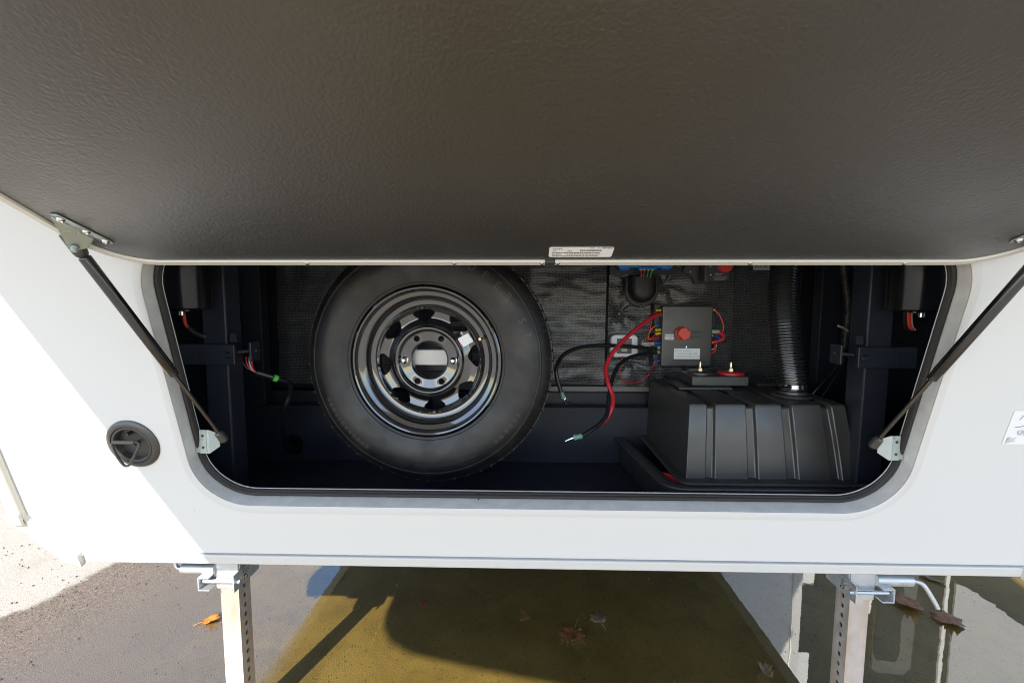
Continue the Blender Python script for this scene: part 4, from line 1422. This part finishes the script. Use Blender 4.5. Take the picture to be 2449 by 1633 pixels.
t = thing('cable_entry_cover', 'black rounded clamshell cable entry cover below the blue controller', 'cable cover', (0.43, 1.66, 1.215))
g = G()
U = []
for z_, a in ((1.326, None),):
    pass
def ushape(hw, r_bot, zt):
    return [(-hw, zt)] + [(hw * math.cos(R(a)), r_bot * math.sin(R(a))) for a in range(180, 361, 12)] + [(hw, zt)]
oU = [(0.430 + x, 1.275 + z) for x, z in ushape(0.060, 0.058, 0.050)]
g.prism(oU, lambda a, b, h: (a, 1.682 - h, b), 0.0, 0.006)
obj('flange', g, 'rubber', t, smooth=30, bevel=(0.002, 1))
g = G()
rings = []
for k_, (sc_, hh) in enumerate(((1.0, 0.006), (0.98, 0.018), (0.92, 0.032), (0.80, 0.042), (0.55, 0.048), (0.2, 0.050))):
    rings.append([(0.430 + x * sc_, 1.682 - hh, 1.280 + (z * sc_ if z < 0 else z)) for x, z in ushape(0.049, 0.047, 0.046)])
g.rings(rings)
obj('shell', g, 'rubber', t, smooth=60)
for x_, z_ in ((0.378, 1.30), (0.482, 1.30), (0.430, 1.222)):
    g = G(); g.lathe([(0.0001, 0.009), (0.003, 0.0085), (0.0045, 0.006)], (x_, 1.682, z_), (0, -1, 0), 10)
    obj('screw', g, 'black_gloss', t)

t = thing('solar_disconnect', 'black solar disconnect switch with red knob beside the blue controller', 'switch', (0.675, 1.65, 1.305))
g = G(); g.box(0.632, 0.722, 1.618, 1.66, 1.307, 1.40)
obj('housing', g, 'black_plastic', t, smooth=None, bevel=(0.005, 3))
g = G()
pp = [(0.575, 1.352), (0.582, 1.366), (0.60, 1.40), (0.64, 1.40), (0.72, 1.40), (0.722, 1.303), (0.616, 1.303), (0.612, 1.322), (0.578, 1.342)]
g.prism(pp, lambda a, b, h: (a, 1.682 - h, b), 0.0, 0.012)
obj('mounting_plate', g, 'black_plastic', t, smooth=None, bevel=(0.002, 1))
g = G()
g.lathe([(0.0235, 0.0), (0.0235, 0.014), (0.021, 0.017), (0.0001, 0.017)], (0.699, 1.617, 1.362), (0, -1, 0), 32)
obj('knob', g, 'red_knob', t, smooth=30)
g = G()
text_on(g, 'PV SOLAR PANEL', 0.0060, lambda x, z, h: (0.686 + x, 1.6172, 1.3225 + z))
text_on(g, 'DISCONNECT', 0.0060, lambda x, z, h: (0.686 + x, 1.6172, 1.3152 + z))
text_on(g, 'SOLAR', 0.0085, lambda x, z, h: (0.680 + x, 1.6172, 1.3335 + z))
text_on(g, 'OFF', 0.006, lambda x, z, h: (0.652 + x, 1.6172, 1.360 + z))
obj('lettering', g, 'label_white', t, smooth=None)
for x_, z_, y_ in ((0.6535, 1.332, 1.618), (0.600, 1.347, 1.67)):
    g = G(); g.lathe([(0.0001, 0.004), (0.003, 0.0035), (0.0042, 0.0)], (x_, y_, z_), (0, -1, 0), 10)
    obj('screw', g, 'brass', t)

t = thing('inverter_sign', 'small grey sign reading INVERTER beside the hose top', 'sign', (0.86, 1.69, 1.353))
g = G(); g.prism(rrect(0.838, 0.93, 1.353, 1.385, 0.003, 3), lambda a, b, h: (a, 1.700 - h, b), 0.0, 0.003)
obj('plate', g, 'label_white', t, smooth=None)
g = G(); text_on(g, 'INVERTER', 0.0165, lambda x, z, h: (0.842 + x * 1.05, 1.6965, 1.3655 + z), 'LEFT')
obj('lettering', g, 'ink', t, smooth=None)

# left harness with green tag
t = thing('wiring_harness', 'black wiring harness with a green tag behind the left jack', 'cable', (-0.82, 1.58, 0.70))
hpts = [(-0.757, 1.260, 1.037), (-0.735, 1.280, 1.024), (-0.716, 1.300, 1.011), (-0.699, 1.330, 0.992), (-0.711, 1.350, 0.953), (-0.736, 1.360, 0.901), (-0.799, 1.466, 0.803), (-0.828, 1.557, 0.724), (-0.805, 1.625, 0.690)]
cp = catmull(hpts, 8)
g = G(); g.sweep(cp, 0.0078, 10); obj('sheath', g, 'black_cable', t)
g = G()
pa, rd = [], []
for i in range(60):
    pa.append(cp[0].lerp(cp[10], i / 59)); rd.append(0.0088 if (i // 2) % 2 else 0.0070)
g.sweep(pa, rd, 10); obj('loom_sleeve', g, 'black_gloss', t)
g = G(); g.sweep([cp[12], cp[13], cp[14], cp[15]], 0.0102, 12); obj('green_tag', g, 'green_tag', t)
for dx, m in ((-0.004, 'red_cable'), (0.001, 'white_wire'), (0.005, 'red_cable'), (-0.010, 'black_cable')):
    wire(t, [(-0.757, 1.260, 1.037), (-0.765 + dx, 1.252, 1.048), (-0.768 + dx * 1.6, 1.246, 1.065), (-0.770 + dx * 2, 1.25, 1.083)], 0.0021, m)

# right conduit
t = thing('split_conduit', 'thin corrugated conduit hanging beside the right jack', 'conduit', (0.95, 1.45, 1.0))
cp = catmull([(1.000, 1.46, 1.50), (1.000, 1.46, 1.356), (1.007, 1.46, 1.307), (1.018, 1.46, 1.250), (1.022, 1.46, 1.204), (1.019, 1.46, 1.138), (1.015, 1.455, 1.09)], 30)
g = G(); g.sweep(cp, [0.0105 if (i // 2) % 2 else 0.0088 for i in range(len(cp))], 12)
obj('conduit', g, 'black_plastic', t, smooth=60)
wire(t, [(1.015, 1.455, 1.10), (1.000, 1.45, 1.05), (0.975, 1.45, 1.012), (0.925, 1.45, 0.952), (0.90, 1.46, 0.90)], 0.0040, 'black_cable')
wire(t, [(1.018, 1.455, 1.10), (1.01, 1.45, 1.05), (0.99, 1.45, 1.005), (0.96, 1.45, 0.952), (0.94, 1.46, 0.90)], 0.0030, 'black_cable')
g = G(); g.box(0.945, 0.953, 1.40, 1.41, 1.085, 1.108); obj('blue_tape', g, 'blue_tape', t, smooth=None)
g = G(); g.sweep([(0.975, 1.43, 1.165), (1.002, 1.44, 1.157), (1.018, 1.45, 1.148)], 0.0035, 6); obj('cable_tie', g, 'module_grey', t)

# ------------------------------------------------------------------ paper note on the wall
t = thing('paper_note', 'white paper note with pen writing on the wall at far right', 'note', W(1.12, 0.35, 0.0))
g = G()
P0 = [(1.037, 0.349), (1.200, 0.349), (1.205, 0.432), (1.037, 0.429)]
g.prism(P0, W, 0.0006, 0.0014)
obj('sheet', g, 'paper', t, smooth=None)
g = G()
fw = lambda cx_, ct_, rot=0.0: (lambda x, y, h: W(cx_ + x * math.cos(rot) - y * math.sin(rot), ct_ + x * math.sin(rot) + y * math.cos(rot), 0.0019))
def stroke(g, pts, w=0.0011):
    P_ = catmull([(a, b, 0) for a, b in pts], 6)
    L_, R_ = [], []
    for i, p in enumerate(P_):
        d = (P_[min(i + 1, len(P_) - 1)] - P_[max(i - 1, 0)])
        d = Vector((-d.y, d.x, 0)).normalized() * w * 0.5
        L_.append(W(p.x + d.x, p.y + d.y, 0.0019)); R_.append(W(p.x - d.x, p.y - d.y, 0.0019))
    n_ = len(P_)
    g.add(L_ + R_, [(i, i + 1, n_ + i + 1, n_ + i) for i in range(n_ - 1)])
stroke(g, [(1.0425, 0.352), (1.044, 0.366)]); stroke(g, [(1.044, 0.366), (1.050, 0.364), (1.045, 0.3595), (1.051, 0.356), (1.0425, 0.352)])
stroke(g, [(1.060, 0.365), (1.055, 0.361), (1.0555, 0.356), (1.061, 0.3565)])
stroke(g, [(1.066, 0.383), (1.060, 0.381), (1.060, 0.377), (1.065, 0.375), (1.0615, 0.3715)])
stroke(g, [(1.069, 0.384), (1.068, 0.371)]); stroke(g, [(1.069, 0.377), (1.074, 0.379)]); stroke(g, [(1.075, 0.385), (1.074, 0.371)])
stroke(g, [(1.054, 0.408), (1.058, 0.416), (1.068, 0.421), (1.085, 0.422)], 0.0014); stroke(g, [(1.050, 0.391), (1.060, 0.3915), (1.072, 0.397), (1.080, 0.405)], 0.0014)
obj('handwriting', g, 'pen_ink', t, smooth=None)
g = G(); stroke(g, [(1.070, 0.380), (1.078, 0.381)], 0.0015)
obj('red_mark', g, 'red_ink', t, smooth=None)

# ------------------------------------------------------------------ fallen leaves
def leaf_mesh(seed, curl, kind):
    rnd = random.Random(seed)
    if kind == 'maple':
        pts = []
        lobes = [(90, 1.0), (78, 0.80), (66, 0.64), (56, 0.84), (46, 0.95), (34, 0.78), (24, 0.62), (10, 0.84), (-8, 0.66), (-30, 0.56), (-62, 0.58), (-90, 0.42), (-118, 0.58), (-150, 0.56), (-172, 0.66), (170, 0.84), (156, 0.62), (146, 0.78), (134, 0.95), (124, 0.84), (114, 0.64), (102, 0.80)]
        for a, r in lobes:
            r *= rnd.uniform(0.88, 1.1)
            pts.append((r * math.cos(R(a)), r * math.sin(R(a))))
            if r > 0.7:
                pts.append((r * 0.72 * math.cos(R(a - 9)), r * 0.72 * math.sin(R(a - 9))))
    else:
        pts = []
        for k_ in range(22):
            a = 2 * PI * k_ / 22
            w = 0.42 * abs(math.sin(a)) ** 0.8 * (1.08 if k_ % 2 else 0.9)
            pts.append((w * (1 if math.sin(a) > 0 else -1), math.cos(a)))
    g = G()
    n_ = len(pts)
    def bend(x, y):
        return (x, y, curl * (x * x * 0.9 + 0.35 * y * y) + 0.05 * math.sin(5 * x + seed) + 0.04 * math.sin(6 * y + seed * 2))
    vs = [bend(0, 0)] + [bend(x * 0.5, y * 0.5) for x, y in pts] + [bend(x, y) for x, y in pts]
    fs = [(0, 1 + i, 1 + (i + 1) % n_) for i in range(n_)] + [(1 + i, 1 + n_ + i, 1 + n_ + (i + 1) % n_, 1 + (i + 1) % n_) for i in range(n_)]
    g.add(vs, fs)
    stem = catmull([(0, -0.3, 0.04), (0.03, -0.75, 0.10), (0.10, -1.25, 0.06)], 4)
    return g, stem
def leaf(label, x, y, size, rot, m, curl=0.3, kind='maple', seed=1, tilt=(0, 0), z=0.010, stem=True):
    t = thing('fallen_leaf', label, 'leaf', (x, y, 0.0), 'fallen leaves on the wet concrete')
    g, st_ = leaf_mesh(seed, curl, kind)
    MM = Matrix.Translation((x, y, z)) @ Matrix.Rotation(R(rot), 4, 'Z') @ Matrix.Rotation(R(tilt[0]), 4, 'X') @ Matrix.Rotation(R(tilt[1]), 4, 'Y') @ Matrix.Scale(size, 4)
    g.v = [tuple(MM @ Vector(p)) for p in g.v]
    lo_ = min(p[2] for p in g.v)
    g.v = [(p[0], p[1], p[2] - lo_ + 0.0055) for p in g.v]
    o = obj('blade', g, m, t, smooth=60)
    sd = o.modifiers.new('solid', 'SOLIDIFY'); sd.thickness = 0.0006
    if stem:
        g = G(); g.sweep([MM @ p + Vector((0, 0, -lo_ + 0.0055)) for p in st_], 0.0012, 6)
        obj('stalk', g, m, t)
    return t
leaf('bright orange curled leaf beside the left jack leg', -1.205, 1.625, 0.044, -62, 'leaf_orange', 0.45, 'maple', 3, (4, -8))
leaf('dark brown maple leaf in the water, the largest at centre', 0.190, 1.594, 0.064, 155, 'leaf_brown', 0.25, 'maple', 5)
leaf('tan maple leaf just behind the large dark one', 0.298, 1.672, 0.046, 12, 'leaf_tan', 0.15, 'maple', 8)
leaf('small red-brown leaf scrap left of the large maple leaf', 0.010, 1.690, 0.026, 80, 'leaf_brown', 0.8, 'oval', 4, (25, 0), stem=False)
leaf('small crimson leaf scrap near the shadow edge', -0.400, 1.745, 0.020, 85, 'leaf_red', 0.6, 'oval', 6, (0, 0), stem=False)
leaf('crumpled tan leaf by the white reflection', 0.812, 1.430, 0.040, 20, 'leaf_tan', 1.1, 'maple', 9, (15, 10), stem=False)
leaf('curled russet leaf below the bent pull handle', 1.585, 1.790, 0.078, 74, 'leaf_brown', 0.3, 'maple', 12, (4, 6), stem=False)
leaf('wet dark russet leaf beside another below the pull handle', 1.665, 1.700, 0.076, 62, 'leaf_brown', 0.3, 'maple', 13, (-4, 6), stem=False)
leaf('pale grey leaf floating at the right edge of the water', 1.83, 1.97, 0.045, 40, 'leaf_tan', 0.5, 'oval', 15, (0, 0), stem=False)

# grit scattered on the concrete
g = G()
rnd = random.Random(21)
for i in range(900):
    x = rnd.uniform(-2.6, 2.0); y = rnd.uniform(1.3, 2.4)
    if x > -0.6 and rnd.random() < 0.75:
        continue
    s_ = rnd.uniform(0.0012, 0.0036) * (1.5 if x < -1.6 else 1.0)
    vs = [(x + s_ * math.cos(a) * rnd.uniform(0.7, 1.3), y + s_ * math.sin(a) * rnd.uniform(0.7, 1.3), 0.001) for a in (0, 1.26, 2.5, 3.8, 5.0)]
    g.add(vs + [(x, y, 0.0045 + s_ * 0.8)], [(0, 1, 5), (1, 2, 5), (2, 3, 5), (3, 4, 5), (4, 0, 5)])
o = obj('grit', g, 'grit_grey', smooth=None)
tag(o, 'small grit and crumbs scattered over the wet concrete', 'grit', kind='stuff')

# ------------------------------------------------------------------ neighbouring motorhome, seen mirrored in the water
t = thing('parked_motorhome', 'white motorhome with dark windows parked behind on the right', 'motorhome', (4.3, 4.6, 0.0))
NY = 4.5
g = G(); g.box(2.62, 6.2, NY, 9.5, 0.45, 3.6)
obj('body', g, 'rv_brown', t, smooth=None)
def npanel(name, x0, x1, z0, z1, y, m, r=0.03):
    g = G(); g.prism(rrect(x0, x1, z0, z1, r, 5), lambda a, b, h: (a, y - h, b), 0.0, 0.02)
    return obj(name, g, m, t, smooth=None)
npanel('panel', 2.66, 2.98, 0.6, 1.72, NY - 0.002, 'white_gelcoat')
npanel('panel', 2.66, 2.98, 2.32, 3.4, NY - 0.002, 'white_gelcoat')
npanel('window', 2.70, 3.04, 1.66, 2.38, NY - 0.024, 'tint_glass', 0.06)
npanel('pillar', 3.40, 3.47, 0.7, 3.4, NY - 0.004, 'white_gelcoat', 0.02)
npanel('pillar', 3.50, 3.57, 0.7, 1.95, NY - 0.004, 'white_gelcoat', 0.02)
fr_w = npanel('window_frame', 3.62, 4.02, 1.45, 2.62, NY - 0.004, 'rv_grey', 0.10)
npanel('window', 3.62, 3.87, 1.60, 2.46, NY - 0.026, 'tint_glass', 0.07)
npanel('drip_rail', 4.30, 4.335, 0.7, 3.4, NY - 0.004, 'white_alu', 0.01)
g = G()
g.prism([(4.40, 3.35), (4.40, 1.62), (4.62, 1.72), (5.05, 2.02), (6.15, 2.62), (6.15, 3.35)], lambda a, b, h: (a, NY - 0.004 - h, b), 0.0, 0.02)
obj('panel', g, 'rv_silver', t, smooth=None)
npanel('drip_rail', 3.29, 3.31, 0.7, 3.4, NY - 0.004, 'white_alu', 0.005)
npanel('drip_rail', 3.33, 3.345, 0.7, 3.4, NY - 0.004, 'white_alu', 0.005)
for x_ in (2.9, 5.4):
    g = G(); g.lathe([(0.20, 0.0), (0.36, 0.0), (0.38, 0.05), (0.38, 0.2), (0.36, 0.24), (0.20, 0.24)], (x_, 5.4, 0.38), (1, 0, 0), 32)
    obj('wheel', g, 'tyre_rubber', t)

for o in list(bpy.data.objects):
    if '_base' in o:
        del o['_base']
